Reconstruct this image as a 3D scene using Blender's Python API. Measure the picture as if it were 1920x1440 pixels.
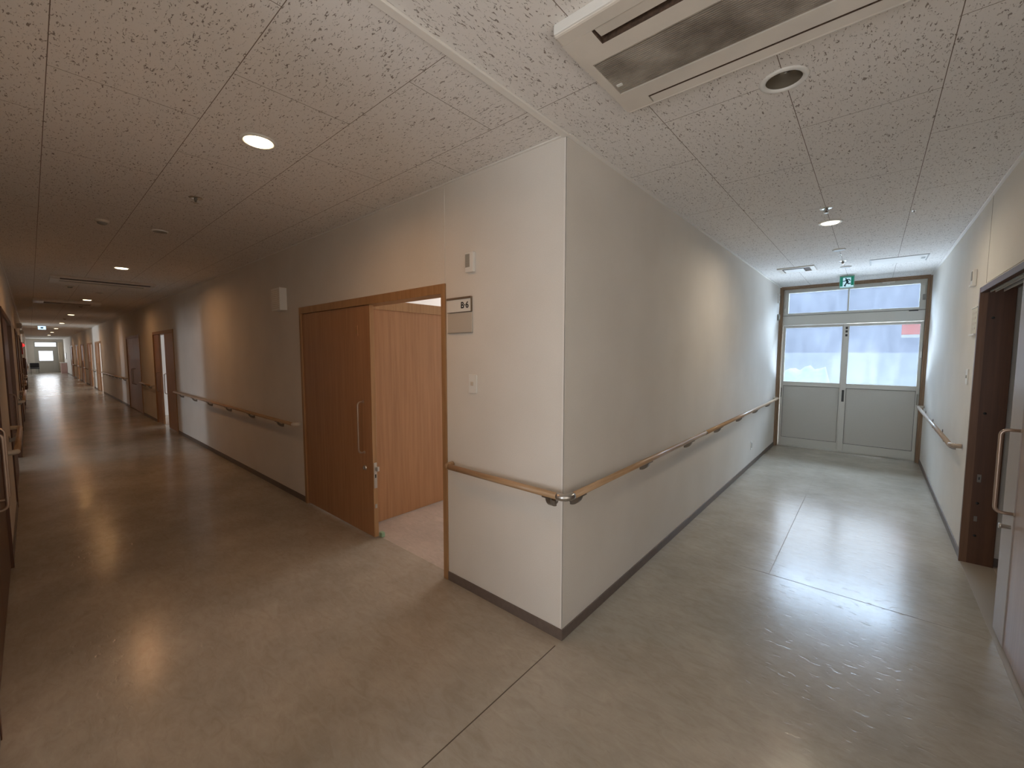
import bpy, bmesh, math, random
from mathutils import Vector, Matrix
from mathutils.geometry import tessellate_polygon
random.seed(7)
D = bpy.data
for o in list(D.objects): D.objects.remove(o, do_unlink=True)
SC = bpy.context.scene
COL = SC.collection
H = 2.70            # ceiling height
WA = -2.02          # south wall of the long corridor
WB = 1.82           # east wall of the cross corridor
YE = 6.62           # glazed exit at the end of the cross corridor
XE = -49.5          # far end of the long corridor

# ---------------------------------------------------------------- camera
cam = D.cameras.new('camera'); cam_o = D.objects.new('camera', cam); COL.objects.link(cam_o)
F = Vector((-0.65235464, 0.7543048, -0.07387619)); R = Vector((0.7563294, 0.6541904, 0.00086585)); U = Vector((-0.04898221, 0.0553099, 0.99726704))
M = Matrix(((R.x, U.x, -F.x), (R.y, U.y, -F.y), (R.z, U.z, -F.z))).to_4x4()
M.translation = Vector((1.23122, -1.84583, 1.59062))
cam_o.matrix_world = M
cam.sensor_fit = 'HORIZONTAL'; cam.sensor_width = 36; cam.lens = 779.73 / 1920 * 36
cam.clip_start = 0.05; cam.clip_end = 300
SC.camera = cam_o

# ---------------------------------------------------------------- world, sun, daylight and added fill
w = D.worlds.new('world'); SC.world = w; w.use_nodes = True
nt = w.node_tree; nt.nodes.clear()
out = nt.nodes.new('ShaderNodeOutputWorld'); bg = nt.nodes.new('ShaderNodeBackground')
tc = nt.nodes.new('ShaderNodeTexCoord'); sep = nt.nodes.new('ShaderNodeSeparateXYZ')
rmp = nt.nodes.new('ShaderNodeValToRGB')
rmp.color_ramp.elements[0].position = 0.0; rmp.color_ramp.elements[0].color = (0.80, 0.88, 1.0, 1)
rmp.color_ramp.elements[1].position = 0.6; rmp.color_ramp.elements[1].color = (0.82, 0.90, 1.0, 1)
nt.links.new(tc.outputs['Generated'], sep.inputs[0]); nt.links.new(sep.outputs['Z'], rmp.inputs[0])
nt.links.new(rmp.outputs[0], bg.inputs['Color']); nt.links.new(bg.outputs[0], out.inputs[0])
bg.inputs['Strength'].default_value = 1.15

sun = D.lights.new('sun', 'SUN'); sun.energy = 3.2; sun.angle = math.radians(55); sun.color = (0.90, 0.95, 1.0)
sun_o = D.objects.new('sun', sun); COL.objects.link(sun_o)
sun_o.rotation_euler = Vector((-0.22, -1.0, -0.62)).to_track_quat('-Z', 'Y').to_euler()
sun_o.location = (4, 20, 14)

def daylight(name, loc, direction, sx, sy, power, color=(0.80, 0.90, 1.0), spread=180, portal=False):
    l = D.lights.new(name, 'AREA'); l.shape = 'RECTANGLE'; l.size = sx; l.size_y = sy
    l.energy = power; l.color = color; l.spread = math.radians(spread)
    if portal: l.cycles.is_portal = True
    o = D.objects.new(name, l); COL.objects.link(o); o.location = loc
    o.rotation_euler = Vector(direction).to_track_quat('-Z', 'Y').to_euler()
    return o
daylight('sky_portal', (0.91, YE + 0.12, 1.9), (0, -1, 0), 1.6, 1.6, 1, portal=True)
daylight('daylight_exit', (0.91, YE + 1.5, 3.85), (0, -1, -0.9), 3.2, 2.0, 620, (0.66, 0.82, 1.0))
daylight('snow_bounce_fill', (0.91, YE + 0.85, 0.55), (0, -1, 0.75), 1.7, 0.8, 200, (0.80, 0.90, 1.0))  # added unseen lamp in place of snow bounce, lifts the ceiling
daylight('daylight_behind', (0.75, -4.55, 1.25), (-0.05, 1, 0.50), 1.3, 1.9, 30, (0.96, 0.97, 1.0))
daylight('added_fill_side', (2.08, -1.5, 1.45), (-1, 0.40, 0.35), 1.7, 1.3, 9.5, (1.0, 0.90, 0.80))  # made-up unseen fill lamp for the west wall and ceiling
daylight('daylight_room', (-2.6, 5.9, 1.6), (0, -1, -0.1), 2.6, 1.3, 75, (1.0, 0.93, 0.90))
daylight('daylight_room_b', (-10.2, 5.9, 1.6), (0, -1, 0), 3.0, 1.3, 60, (0.92, 0.95, 1.0))
daylight('daylight_lounge', (-24.0, -6.8, 1.5), (0, 1, 0), 0.9, 1.6, 75, (0.86, 0.93, 1.0))
daylight('daylight_ward', (-7.9, -6.8, 1.5), (-0.1, 1, 0), 0.6, 1.4, 34, (0.86, 0.92, 1.0))
daylight('daylight_ward_b', (-16.3, -6.8, 1.5), (0, 1, 0), 0.5, 1.4, 30, (0.86, 0.92, 1.0))
daylight('daylight_ward_c', (-28.5, 5.9, 1.5), (0, -1, 0), 14.0, 1.4, 170, (1.0, 0.97, 0.92))
daylight('daylight_far', (XE + 0.3, -1.0, 1.7), (1, 0, -0.05), 1.2, 1.2, 12, (0.92, 0.96, 1.0))
daylight('daylight_far_lounge', (-44, -6.6, 1.6), (0, 1, 0), 6.0, 1.6, 42, (1.0, 0.95, 0.90))

SC.view_settings.view_transform = 'Standard'; SC.view_settings.look = 'None'
SC.view_settings.gamma = 1.0; SC.view_settings.exposure = 0.60
try: SC.view_settings.use_curve_mapping = False
except Exception: pass
try:
    SC.cycles.max_bounces = 10; SC.cycles.diffuse_bounces = 6; SC.cycles.glossy_bounces = 4; SC.cycles.transparent_max_bounces = 12
    SC.cycles.sample_clamp_indirect = 6.0
except Exception: pass

# ---------------------------------------------------------------- materials
def nmat(name):
    m = D.materials.new(name); m.use_nodes = True
    n = m.node_tree.nodes; l = m.node_tree.links
    return m, n, l, n['Principled BSDF']
def rgb(c): return (c[0], c[1], c[2], 1)
def simple(name, c, rough=0.5, metal=0.0, spec=0.5, bump=0.0, bscale=200, var=0.0):
    m, n, l, b = nmat(name)
    b.inputs['Base Color'].default_value = rgb(c); b.inputs['Roughness'].default_value = rough
    b.inputs['Metallic'].default_value = metal; b.inputs['Specular IOR Level'].default_value = spec
    if bump or var:
        t = n.new('ShaderNodeTexCoord'); x = n.new('ShaderNodeTexNoise'); x.inputs['Scale'].default_value = bscale
        x.inputs['Detail'].default_value = 3
        l.new(t.outputs['Object'], x.inputs['Vector'])
        if bump:
            u = n.new('ShaderNodeBump'); u.inputs['Strength'].default_value = bump; u.inputs['Distance'].default_value = 0.002
            l.new(x.outputs['Fac'], u.inputs['Height']); l.new(u.outputs[0], b.inputs['Normal'])
        if var:
            r = n.new('ShaderNodeValToRGB'); r.color_ramp.elements[0].position = 0.3; r.color_ramp.elements[1].position = 0.7
            r.color_ramp.elements[0].color = rgb([k * (1 - var) for k in c]); r.color_ramp.elements[1].color = rgb([min(1, k * (1 + var)) for k in c])
            l.new(x.outputs['Fac'], r.inputs[0]); l.new(r.outputs[0], b.inputs['Base Color'])
    return m
def mapping(n, l, scale, loc=(0, 0, 0), rot=(0, 0, 0)):
    t = n.new('ShaderNodeTexCoord'); mp = n.new('ShaderNodeMapping')
    mp.inputs['Scale'].default_value = scale; mp.inputs['Location'].default_value = loc; mp.inputs['Rotation'].default_value = rot
    l.new(t.outputs['Object'], mp.inputs['Vector']); return mp
def wood(name, c1, c2, grain=(60, 60, 2.2), rough=0.42, detail=5):
    m, n, l, b = nmat(name)
    mp = mapping(n, l, grain)
    x = n.new('ShaderNodeTexNoise'); x.inputs['Scale'].default_value = 1.0; x.inputs['Detail'].default_value = detail; x.inputs['Roughness'].default_value = 0.62
    x.inputs['Distortion'].default_value = 0.25
    l.new(mp.outputs[0], x.inputs['Vector'])
    r = n.new('ShaderNodeValToRGB'); r.color_ramp.elements[0].position = 0.30; r.color_ramp.elements[0].color = rgb(c1)
    r.color_ramp.elements[1].position = 0.70; r.color_ramp.elements[1].color = rgb(c2)
    l.new(x.outputs['Fac'], r.inputs[0]); l.new(r.outputs[0], b.inputs['Base Color'])
    b.inputs['Roughness'].default_value = rough
    u = n.new('ShaderNodeBump'); u.inputs['Strength'].default_value = 0.08; u.inputs['Distance'].default_value = 0.001
    l.new(x.outputs['Fac'], u.inputs['Height']); l.new(u.outputs[0], b.inputs['Normal'])
    return m
def emis(name, c, s):
    m, n, l, b = nmat(name)
    b.inputs['Base Color'].default_value = rgb(c); b.inputs['Emission Color'].default_value = rgb(c); b.inputs['Emission Strength'].default_value = s
    return m

def wallpaper():
    m, n, l, b = nmat('cream_wallpaper')
    t = n.new('ShaderNodeTexCoord')
    a = n.new('ShaderNodeTexNoise'); a.inputs['Scale'].default_value = 260; a.inputs['Detail'].default_value = 2
    c = n.new('ShaderNodeTexNoise'); c.inputs['Scale'].default_value = 2.2; c.inputs['Detail'].default_value = 4
    l.new(t.outputs['Object'], a.inputs['Vector']); l.new(t.outputs['Object'], c.inputs['Vector'])
    r = n.new('ShaderNodeValToRGB'); r.color_ramp.elements[0].position = 0.3; r.color_ramp.elements[1].position = 0.7
    r.color_ramp.elements[0].color = (0.70, 0.66, 0.60, 1); r.color_ramp.elements[1].color = (0.80, 0.765, 0.71, 1)
    mx = n.new('ShaderNodeMix'); mx.data_type = 'FLOAT'; mx.inputs[0].default_value = 0.45
    l.new(a.outputs['Fac'], mx.inputs[2]); l.new(c.outputs['Fac'], mx.inputs[3])
    l.new(mx.outputs[0], r.inputs[0]); l.new(r.outputs[0], b.inputs['Base Color'])
    u = n.new('ShaderNodeBump'); u.inputs['Strength'].default_value = 0.35; u.inputs['Distance'].default_value = 0.0012
    l.new(a.outputs['Fac'], u.inputs['Height']); l.new(u.outputs[0], b.inputs['Normal'])
    b.inputs['Roughness'].default_value = 0.75; b.inputs['Specular IOR Level'].default_value = 0.25
    return m

def tile_ceiling(name, axis):
    """mineral board: running bond boards with worm marks along the length of the board"""
    m, n, l, b = nmat(name)
    t = n.new('ShaderNodeTexCoord'); s = n.new('ShaderNodeSeparateXYZ'); l.new(t.outputs['Object'], s.inputs[0])
    cb = n.new('ShaderNodeCombineXYZ')
    def add(sock, v):
        q = n.new('ShaderNodeMath'); q.operation = 'ADD'; q.inputs[1].default_value = v; l.new(sock, q.inputs[0]); return q.outputs[0]
    if axis == 'x':
        l.new(add(s.outputs['X'], 0.26), cb.inputs[0]); l.new(add(s.outputs['Y'], 0.28 + 0.4875 * 20), cb.inputs[1])
        stretch = (46, 125, 1)
    else:
        l.new(add(s.outputs['Y'], -0.71), cb.inputs[0]); l.new(add(s.outputs['X'], -0.415 + 0.4915 * 20), cb.inputs[1])
        stretch = (125, 46, 1)
    br = n.new('ShaderNodeTexBrick'); br.offset = 0.5; br.offset_frequency = 2; br.squash = 1.0
    br.inputs['Scale'].default_value = 1.0; br.inputs['Brick Width'].default_value = 0.975
    br.inputs['Row Height'].default_value = 0.4875 if axis == 'x' else 0.4915
    br.inputs['Mortar Size'].default_value = 0.0015; br.inputs['Mortar Smooth'].default_value = 0.1
    l.new(cb.outputs[0], br.inputs['Vector'])
    # worm marks
    mp = n.new('ShaderNodeMapping'); mp.inputs['Scale'].default_value = stretch; l.new(t.outputs['Object'], mp.inputs['Vector'])
    x = n.new('ShaderNodeTexNoise'); x.inputs['Scale'].default_value = 1.0; x.inputs['Detail'].default_value = 2.2; x.inputs['Roughness'].default_value = 0.55
    x.inputs['Distortion'].default_value = 0.9
    l.new(mp.outputs[0], x.inputs['Vector'])
    r = n.new('ShaderNodeValToRGB'); r.color_ramp.interpolation = 'LINEAR'
    r.color_ramp.elements[0].position = 0.612; r.color_ramp.elements[0].color = (0, 0, 0, 1)
    r.color_ramp.elements[1].position = 0.655; r.color_ramp.elements[1].color = (1, 1, 1, 1)
    l.new(x.outputs['Fac'], r.inputs[0])
    # pin holes
    v = n.new('ShaderNodeTexVoronoi'); v.inputs['Scale'].default_value = 75; l.new(t.outputs['Object'], v.inputs['Vector'])
    r2 = n.new('ShaderNodeValToRGB'); r2.color_ramp.elements[0].position = 0.07; r2.color_ramp.elements[0].color = (1, 1, 1, 1)
    r2.color_ramp.elements[1].position = 0.13; r2.color_ramp.elements[1].color = (0, 0, 0, 1)
    l.new(v.outputs['Distance'], r2.inputs[0])
    mxx = n.new('ShaderNodeMath'); mxx.operation = 'MAXIMUM'; l.new(r.outputs[0], mxx.inputs[0])
    sc = n.new('ShaderNodeMath'); sc.operation = 'MULTIPLY'; sc.inputs[1].default_value = 0.55; l.new(r2.outputs[0], sc.inputs[0]); l.new(sc.outputs[0], mxx.inputs[1])
    c1 = n.new('ShaderNodeMix'); c1.data_type = 'RGBA'; c1.inputs[6].default_value = (0.80, 0.77, 0.735, 1); c1.inputs[7].default_value = (0.30, 0.26, 0.23, 1)
    l.new(mxx.outputs[0], c1.inputs[0])
    c2 = n.new('ShaderNodeMix'); c2.data_type = 'RGBA'; c2.inputs[7].default_value = (0.20, 0.155, 0.125, 1)
    l.new(br.outputs['Fac'], c2.inputs[0]); l.new(c1.outputs[2], c2.inputs[6])
    l.new(c2.outputs[2], b.inputs['Base Color'])
    u = n.new('ShaderNodeBump'); u.invert = True; u.inputs['Strength'].default_value = 0.5; u.inputs['Distance'].default_value = 0.002
    l.new(mxx.outputs[0], u.inputs['Height']); l.new(u.outputs[0], b.inputs['Normal'])
    b.inputs['Roughness'].default_value = 0.85; b.inputs['Specular IOR Level'].default_value = 0.2
    return m

def vinyl(name, base, dark, light, rough=0.30):
    m, n, l, b = nmat(name)
    t = n.new('ShaderNodeTexCoord')
    # directional marbling along the length of each sheet
    mp = n.new('ShaderNodeMapping'); mp.inputs['Scale'].default_value = (9, 22, 1); mp.inputs['Rotation'].default_value = (0, 0, 0.25); l.new(t.outputs['Object'], mp.inputs['Vector'])
    a = n.new('ShaderNodeTexNoise'); a.inputs['Scale'].default_value = 1.0; a.inputs['Detail'].default_value = 8; a.inputs['Roughness'].default_value = 0.68; a.inputs['Distortion'].default_value = 1.2
    l.new(mp.outputs[0], a.inputs['Vector'])
    r = n.new('ShaderNodeValToRGB'); cr = r.color_ramp
    cr.elements[0].position = 0.33; cr.elements[0].color = rgb(dark)
    e = cr.elements.new(0.5); e.color = rgb(base)
    cr.elements[-1].position = 0.68; cr.elements[-1].color = rgb(light)
    l.new(a.outputs['Fac'], r.inputs[0])
    # slow wear blotches
    g = n.new('ShaderNodeTexNoise'); g.inputs['Scale'].default_value = 1.7; g.inputs['Detail'].default_value = 7; g.inputs['Roughness'].default_value = 0.62; l.new(t.outputs['Object'], g.inputs['Vector'])
    mr = n.new('ShaderNodeMapRange'); mr.inputs[1].default_value = 0.25; mr.inputs[2].default_value = 0.75; mr.inputs[3].default_value = 0.66; mr.inputs[4].default_value = 1.0
    l.new(g.outputs['Fac'], mr.inputs[0])
    mu = n.new('ShaderNodeVectorMath'); mu.operation = 'SCALE'; l.new(r.outputs[0], mu.inputs[0]); l.new(mr.outputs[0], mu.inputs['Scale']); l.new(mu.outputs[0], b.inputs['Base Color'])
    rr = n.new('ShaderNodeMapRange'); rr.inputs[1].default_value = 0.3; rr.inputs[2].default_value = 0.7
    rr.inputs[3].default_value = rough; rr.inputs[4].default_value = rough + 0.04
    l.new(g.outputs['Fac'], rr.inputs[0]); l.new(rr.outputs[0], b.inputs['Roughness'])
    # waviness of the sheet and small pits
    p = n.new('ShaderNodeTexNoise'); p.inputs['Scale'].default_value = 9; p.inputs['Detail'].default_value = 3; l.new(t.outputs['Object'], p.inputs['Vector'])
    u = n.new('ShaderNodeBump'); u.inputs['Strength'].default_value = 0.08; u.inputs['Distance'].default_value = 0.004
    l.new(p.outputs['Fac'], u.inputs['Height'])
    u2 = n.new('ShaderNodeBump'); u2.inputs['Strength'].default_value = 0.05; u2.inputs['Distance'].default_value = 0.0015
    l.new(a.outputs['Fac'], u2.inputs['Height']); 
    q = n.new('ShaderNodeTexNoise'); q.inputs['Scale'].default_value = 1.0; q.inputs['Detail'].default_value = 2
    qm = n.new('ShaderNodeMapping'); qm.inputs['Scale'].default_value = (16, 30, 1); l.new(t.outputs['Object'], qm.inputs['Vector']); l.new(qm.outputs[0], q.inputs['Vector'])
    qr = n.new('ShaderNodeMapRange'); qr.inputs[1].default_value = 0.60; qr.inputs[2].default_value = 0.72; l.new(q.outputs['Fac'], qr.inputs[0])
    u3 = n.new('ShaderNodeBump'); u3.invert = True; u3.inputs['Strength'].default_value = 0.35; u3.inputs['Distance'].default_value = 0.0015
    l.new(qr.outputs[0], u3.inputs['Height']); l.new(u.outputs[0], u3.inputs['Normal']); l.new(u3.outputs[0], u2.inputs['Normal']); l.new(u2.outputs[0], b.inputs['Normal'])
    b.inputs['Specular IOR Level'].default_value = 0.42
    return m

def pane_mat(name, tint, haze=0.10):
    m, n, l, b = nmat(name); n.remove(b)
    o = n['Material Output']
    tr = n.new('ShaderNodeBsdfTransparent'); tr.inputs['Color'].default_value = rgb(tint)
    tl = n.new('ShaderNodeBsdfTranslucent'); tl.inputs['Color'].default_value = (0.80, 0.88, 1.0, 1)
    gl = n.new('ShaderNodeBsdfGlossy'); gl.inputs['Roughness'].default_value = 0.05
    t = n.new('ShaderNodeTexCoord'); mp = n.new('ShaderNodeMapping'); mp.inputs['Scale'].default_value = (6, 6, 2.0); l.new(t.outputs['Object'], mp.inputs['Vector'])
    x = n.new('ShaderNodeTexNoise'); x.inputs['Scale'].default_value = 1.5; x.inputs['Detail'].default_value = 6; l.new(mp.outputs[0], x.inputs['Vector'])
    rr = n.new('ShaderNodeMapRange'); rr.inputs[1].default_value = 0.3; rr.inputs[2].default_value = 0.75; rr.inputs[3].default_value = haze * 0.5; rr.inputs[4].default_value = haze * 1.6
    l.new(x.outputs['Fac'], rr.inputs[0])
    a = n.new('ShaderNodeMixShader'); l.new(rr.outputs[0], a.inputs[0]); l.new(tr.outputs[0], a.inputs[1]); l.new(tl.outputs[0], a.inputs[2])
    f = n.new('ShaderNodeFresnel'); f.inputs[0].default_value = 1.3
    c = n.new('ShaderNodeMixShader'); l.new(f.outputs[0], c.inputs[0]); l.new(a.outputs[0], c.inputs[1]); l.new(gl.outputs[0], c.inputs[2])
    l.new(c.outputs[0], o.inputs['Surface'])
    return m

def grille_mat():
    m, n, l, b = nmat('dusty_intake_grille')
    t = n.new('ShaderNodeTexCoord')
    g = n.new('ShaderNodeTexNoise'); g.inputs['Scale'].default_value = 7; g.inputs['Detail'].default_value = 4; l.new(t.outputs['Object'], g.inputs['Vector'])
    r = n.new('ShaderNodeValToRGB'); r.color_ramp.elements[0].position = 0.35; r.color_ramp.elements[0].color = (0.20, 0.165, 0.13, 1)
    r.color_ramp.elements[1].position = 0.65; r.color_ramp.elements[1].color = (0.42, 0.37, 0.31, 1)
    l.new(g.outputs['Fac'], r.inputs[0]); l.new(r.outputs[0], b.inputs['Base Color']); b.inputs['Roughness'].default_value = 0.7
    return m

MT = dict(
    wall=wallpaper(),
    ceil_a=tile_ceiling('worm_marked_board_a', 'x'), ceil_b=tile_ceiling('worm_marked_board_b', 'y'),
    floor=vinyl('marbled_vinyl', (0.47, 0.42, 0.345), (0.43, 0.38, 0.305), (0.50, 0.455, 0.38), 0.19),
    floor_room=vinyl('room_vinyl', (0.56, 0.47, 0.40), (0.50, 0.42, 0.35), (0.62, 0.52, 0.45), 0.4),
    base=simple('brown_vinyl_skirting', (0.15, 0.115, 0.095), 0.5, bump=0.1, bscale=40, var=0.08),
    door=wood('beech_door_veneer', (0.36, 0.175, 0.080), (0.46, 0.245, 0.120), (38, 38, 1.4), 0.40),
    frame=wood('oak_door_frame', (0.33, 0.175, 0.075), (0.44, 0.255, 0.12), (50, 50, 2.0), 0.45),
    rail=wood('beech_handrail', (0.36, 0.215, 0.11), (0.54, 0.36, 0.21), (4, 4, 90), 0.30),
    railx=wood('beech_handrail_grain', (0.36, 0.215, 0.11), (0.54, 0.36, 0.21), (3, 60, 60), 0.30),
    raily=wood('beech_handrail_grain_b', (0.36, 0.215, 0.11), (0.54, 0.36, 0.21), (60, 3, 60), 0.30),
    frame_x=wood('brown_exit_frame', (0.22, 0.135, 0.075), (0.31, 0.20, 0.12), (50, 50, 2.0), 0.45),
    railg=wood('greyed_handrail', (0.36, 0.28, 0.215), (0.48, 0.39, 0.31), (60, 3, 60), 0.28),
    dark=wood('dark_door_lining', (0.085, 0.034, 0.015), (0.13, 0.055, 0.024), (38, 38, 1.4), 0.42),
    steel=simple('satin_steel', (0.55, 0.53, 0.50), 0.28, 1.0),
    steel_d=simple('dark_bronze_metal', (0.24, 0.21, 0.18), 0.35, 0.9),
    rosewood=simple('coated_handle', (0.44, 0.34, 0.27), 0.32, 0.7),
    alu=simple('beige_aluminium', (0.60, 0.595, 0.55), 0.42, 0.15, bump=0.03, bscale=60),
    alu_d=simple('shadow_gap_rubber', (0.06, 0.06, 0.06), 0.6),
    panel=simple('grey_door_panel', (0.56, 0.55, 0.51), 0.5, bump=0.05, bscale=300, var=0.04),
    white=simple('white_plastic', (0.80, 0.79, 0.75), 0.4),
    cream=simple('cream_plastic', (0.66, 0.60, 0.51), 0.42),
    trim=simple('white_ceiling_trim', (0.82, 0.79, 0.74), 0.4),
    black=simple('black_plastic', (0.02, 0.02, 0.02), 0.45),
    grey=simple('grey_plastic', (0.30, 0.29, 0.26), 0.5),
    plate=simple('blank_beige_plate', (0.55, 0.50, 0.43), 0.5),
    dust_shade=simple('dusty_slot_shade', (0.09, 0.055, 0.035), 0.8, bump=0.2, bscale=90, var=0.4),  # dust mottling, with the shade of the slot depths put into the colour
    grille=grille_mat(),
    acw=simple('aged_ac_plastic', (0.70, 0.65, 0.58), 0.42, var=0.06, bscale=6),
    lamp=emis('warm_lamp_glass', (1.0, 0.80, 0.48), 7.0),
    lamp_b=emis('cream_lamp_glass', (1.0, 0.92, 0.72), 1.3),
    lens=simple('smoked_lens', (0.10, 0.09, 0.07), 0.12, 0.0),
    green=emis('exit_green', (0.0, 0.16, 0.10), 0.35),
    exitw=emis('exit_white', (0.50, 0.74, 0.86), 0.42),
    exitf=simple('exit_figure_green', (0.01, 0.09, 0.10), 0.5),
    glass=pane_mat('door_glass', (0.72, 0.76, 0.80), 0.014),
    glass_far=pane_mat('far_glass', (1.0, 1.0, 1.0), 0.0),
    seam=simple('floor_seam_filler', (0.10, 0.075, 0.05), 0.5),
    red=simple('red_paint', (0.55, 0.03, 0.025), 0.35), redlamp=emis('red_lamp_glass', (1.0, 0.03, 0.03), 1.2),
    outred=simple('faded_red_board', (0.36, 0.10, 0.075), 0.6),
    snow=simple('snow', (0.70, 0.74, 0.78), 0.8, bump=0.6, bscale=2.0, var=0.06),
    facade=simple('pale_rendered_facade', (0.58, 0.61, 0.70), 0.8, var=0.12, bscale=0.6),
    seat=simple('black_vinyl_seat', (0.03, 0.03, 0.035), 0.5), yell=simple('yellowed_paper', (0.62, 0.60, 0.52), 0.7),
    gum=simple('green_rubber', (0.30, 0.46, 0.30), 0.5), white_wall=simple('white_room_paint', (0.80, 0.79, 0.77), 0.8),
    curtain=simple('cream_curtain', (0.66, 0.58, 0.48), 0.9, bump=0.2, bscale=20), roof=simple('roof_slab_concrete', (0.3, 0.3, 0.3), 0.9),
    lampglass=simple('clear_sprinkler_metal', (0.75, 0.75, 0.72), 0.2, 1.0),
)

# ---------------------------------------------------------------- mesh helpers
class MB:
    def __init__(s): s.bm = bmesh.new()
    def box(s, x0, x1, y0, y1, z0, z1, bev=0.0):
        x0, x1 = min(x0, x1), max(x0, x1); y0, y1 = min(y0, y1), max(y0, y1); z0, z1 = min(z0, z1), max(z0, z1)
        r = bmesh.ops.create_cube(s.bm, size=1.0)
        vs = r['verts']
        for v in vs: v.co = Vector((x0 + (v.co.x + .5) * (x1 - x0), y0 + (v.co.y + .5) * (y1 - y0), z0 + (v.co.z + .5) * (z1 - z0)))
        if bev > 0:
            es = list({e for v in vs for e in v.link_edges})
            bmesh.ops.bevel(s.bm, geom=es, offset=bev, segments=2, affect='EDGES', profile=0.5)
        return s
    def tube(s, path, r, seg=16, cap=True, closed=False):
        """round tube along a list of points; r may be a list"""
        P = [Vector(p) for p in path]; n = len(P); rings = []
        prev = None
        for i, p in enumerate(P):
            t = (P[min(i + 1, n - 1)] - P[max(i - 1, 0)]).normalized()
            if prev is None:
                a = Vector((0, 0, 1)) if abs(t.z) < 0.9 else Vector((1, 0, 0))
                u = t.cross(a).normalized()
            else:
                u = (prev - t * prev.dot(t)).normalized()
            prev = u; v = t.cross(u)
            rr = r[i] if isinstance(r, (list, tuple)) else r
            rings.append([s.bm.verts.new(p + (u * math.cos(2 * math.pi * k / seg) + v * math.sin(2 * math.pi * k / seg)) * rr) for k in range(seg)])
        for a, b in zip(rings, rings[1:]):
            for k in range(seg):
                f = s.bm.faces.new((a[k], a[(k + 1) % seg], b[(k + 1) % seg], b[k])); f.smooth = True
        if cap:
            s.bm.faces.new(rings[0][::-1]); s.bm.faces.new(rings[-1])
        return s
    def lathe(s, prof, c, axis='z', seg=32):
        """prof: list of (radius, height) along axis from centre c"""
        c = Vector(c); ex = {'z': (Vector((1, 0, 0)), Vector((0, 1, 0)), Vector((0, 0, 1))), 'y': (Vector((1, 0, 0)), Vector((0, 0, 1)), Vector((0, 1, 0))), 'x': (Vector((0, 1, 0)), Vector((0, 0, 1)), Vector((1, 0, 0)))}[axis]
        rings = []
        for (r, h) in prof:
            if r < 1e-6: rings.append([s.bm.verts.new(c + ex[2] * h)])
            else: rings.append([s.bm.verts.new(c + ex[2] * h + (ex[0] * math.cos(2 * math.pi * k / seg) + ex[1] * math.sin(2 * math.pi * k / seg)) * r) for k in range(seg)])
        for a, b in zip(rings, rings[1:]):
            for k in range(seg):
                k2 = (k + 1) % seg
                if len(a) == 1 and len(b) == 1: continue
                if len(a) == 1: f = s.bm.faces.new((a[0], b[k2], b[k]))
                elif len(b) == 1: f = s.bm.faces.new((a[k], a[k2], b[0]))
                else: f = s.bm.faces.new((a[k], a[k2], b[k2], b[k]))
                f.smooth = True
        return s
    def prism(s, pts, d):
        """polygon (3d points) extruded by vector d"""
        d = Vector(d); a = [s.bm.verts.new(Vector(p)) for p in pts]; b = [s.bm.verts.new(Vector(p) + d) for p in pts]
        s.bm.faces.new(a[::-1]); s.bm.faces.new(b); n = len(pts)
        for k in range(n): s.bm.faces.new((a[k], a[(k + 1) % n], b[(k + 1) % n], b[k]))
        return s
    def build(s, name, m, parent=None, **props):
        bmesh.ops.recalc_face_normals(s.bm, faces=s.bm.faces)
        me = D.meshes.new(name); s.bm.to_mesh(me); s.bm.free()
        me.materials.append(MT[m] if isinstance(m, str) else m)
        o = D.objects.new(name, me); COL.objects.link(o)
        if parent is not None: o.parent = parent
        for k, v in props.items(): o[k] = v
        return o
def root(name, label, cat, loc=(0, 0, 0), group=None, kind=None):
    o = D.objects.new(name, None); COL.objects.link(o); o.location = loc; o.empty_display_size = 0.1
    o['label'] = label; o['category'] = cat
    if group: o['group'] = group
    if kind: o['kind'] = kind
    return o
def struct(o, label=None):
    o['kind'] = 'structure'
    if label: o['label'] = label
    return o
def copy_tree(o, parent=None):
    c = o.copy(); COL.objects.link(c)
    if parent is not None: c.parent = parent
    for ch in list(o.children): copy_tree(ch, c)
    return c

# ---------------------------------------------------------------- the setting: slabs
def flat_with_holes(name, x0, x1, y0, y1, z, holes, m, thick=0.02):
    """horizontal sheet facing down at z with round holes (cx, cy, r)"""
    bm = bmesh.new()
    outer = [Vector((x0, y0, z)), Vector((x1, y0, z)), Vector((x1, y1, z)), Vector((x0, y1, z))]
    loops = [outer]
    for (cx, cy, r) in holes:
        loops.append([Vector((cx + r * math.cos(-2 * math.pi * k / 32), cy + r * math.sin(-2 * math.pi * k / 32), z)) for k in range(32)])
    flat = [p for lp in loops for p in lp]
    vs = [bm.verts.new(p) for p in flat]
    for t in tessellate_polygon(loops):
        try: bm.faces.new([vs[i] for i in t])
        except ValueError: pass
    bmesh.ops.recalc_face_normals(bm, faces=bm.faces)
    for f in bm.faces:
        if f.normal.z > 0: f.normal_flip()
    ext = bmesh.ops.extrude_face_region(bm, geom=list(bm.faces))
    for v in [g for g in ext['geom'] if isinstance(g, bmesh.types.BMVert)]: v.co.z += thick
    me = D.meshes.new(name); bm.to_mesh(me); bm.free(); me.materials.append(MT[m])
    o = D.objects.new(name, me); COL.objects.link(o); return struct(o)

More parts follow.
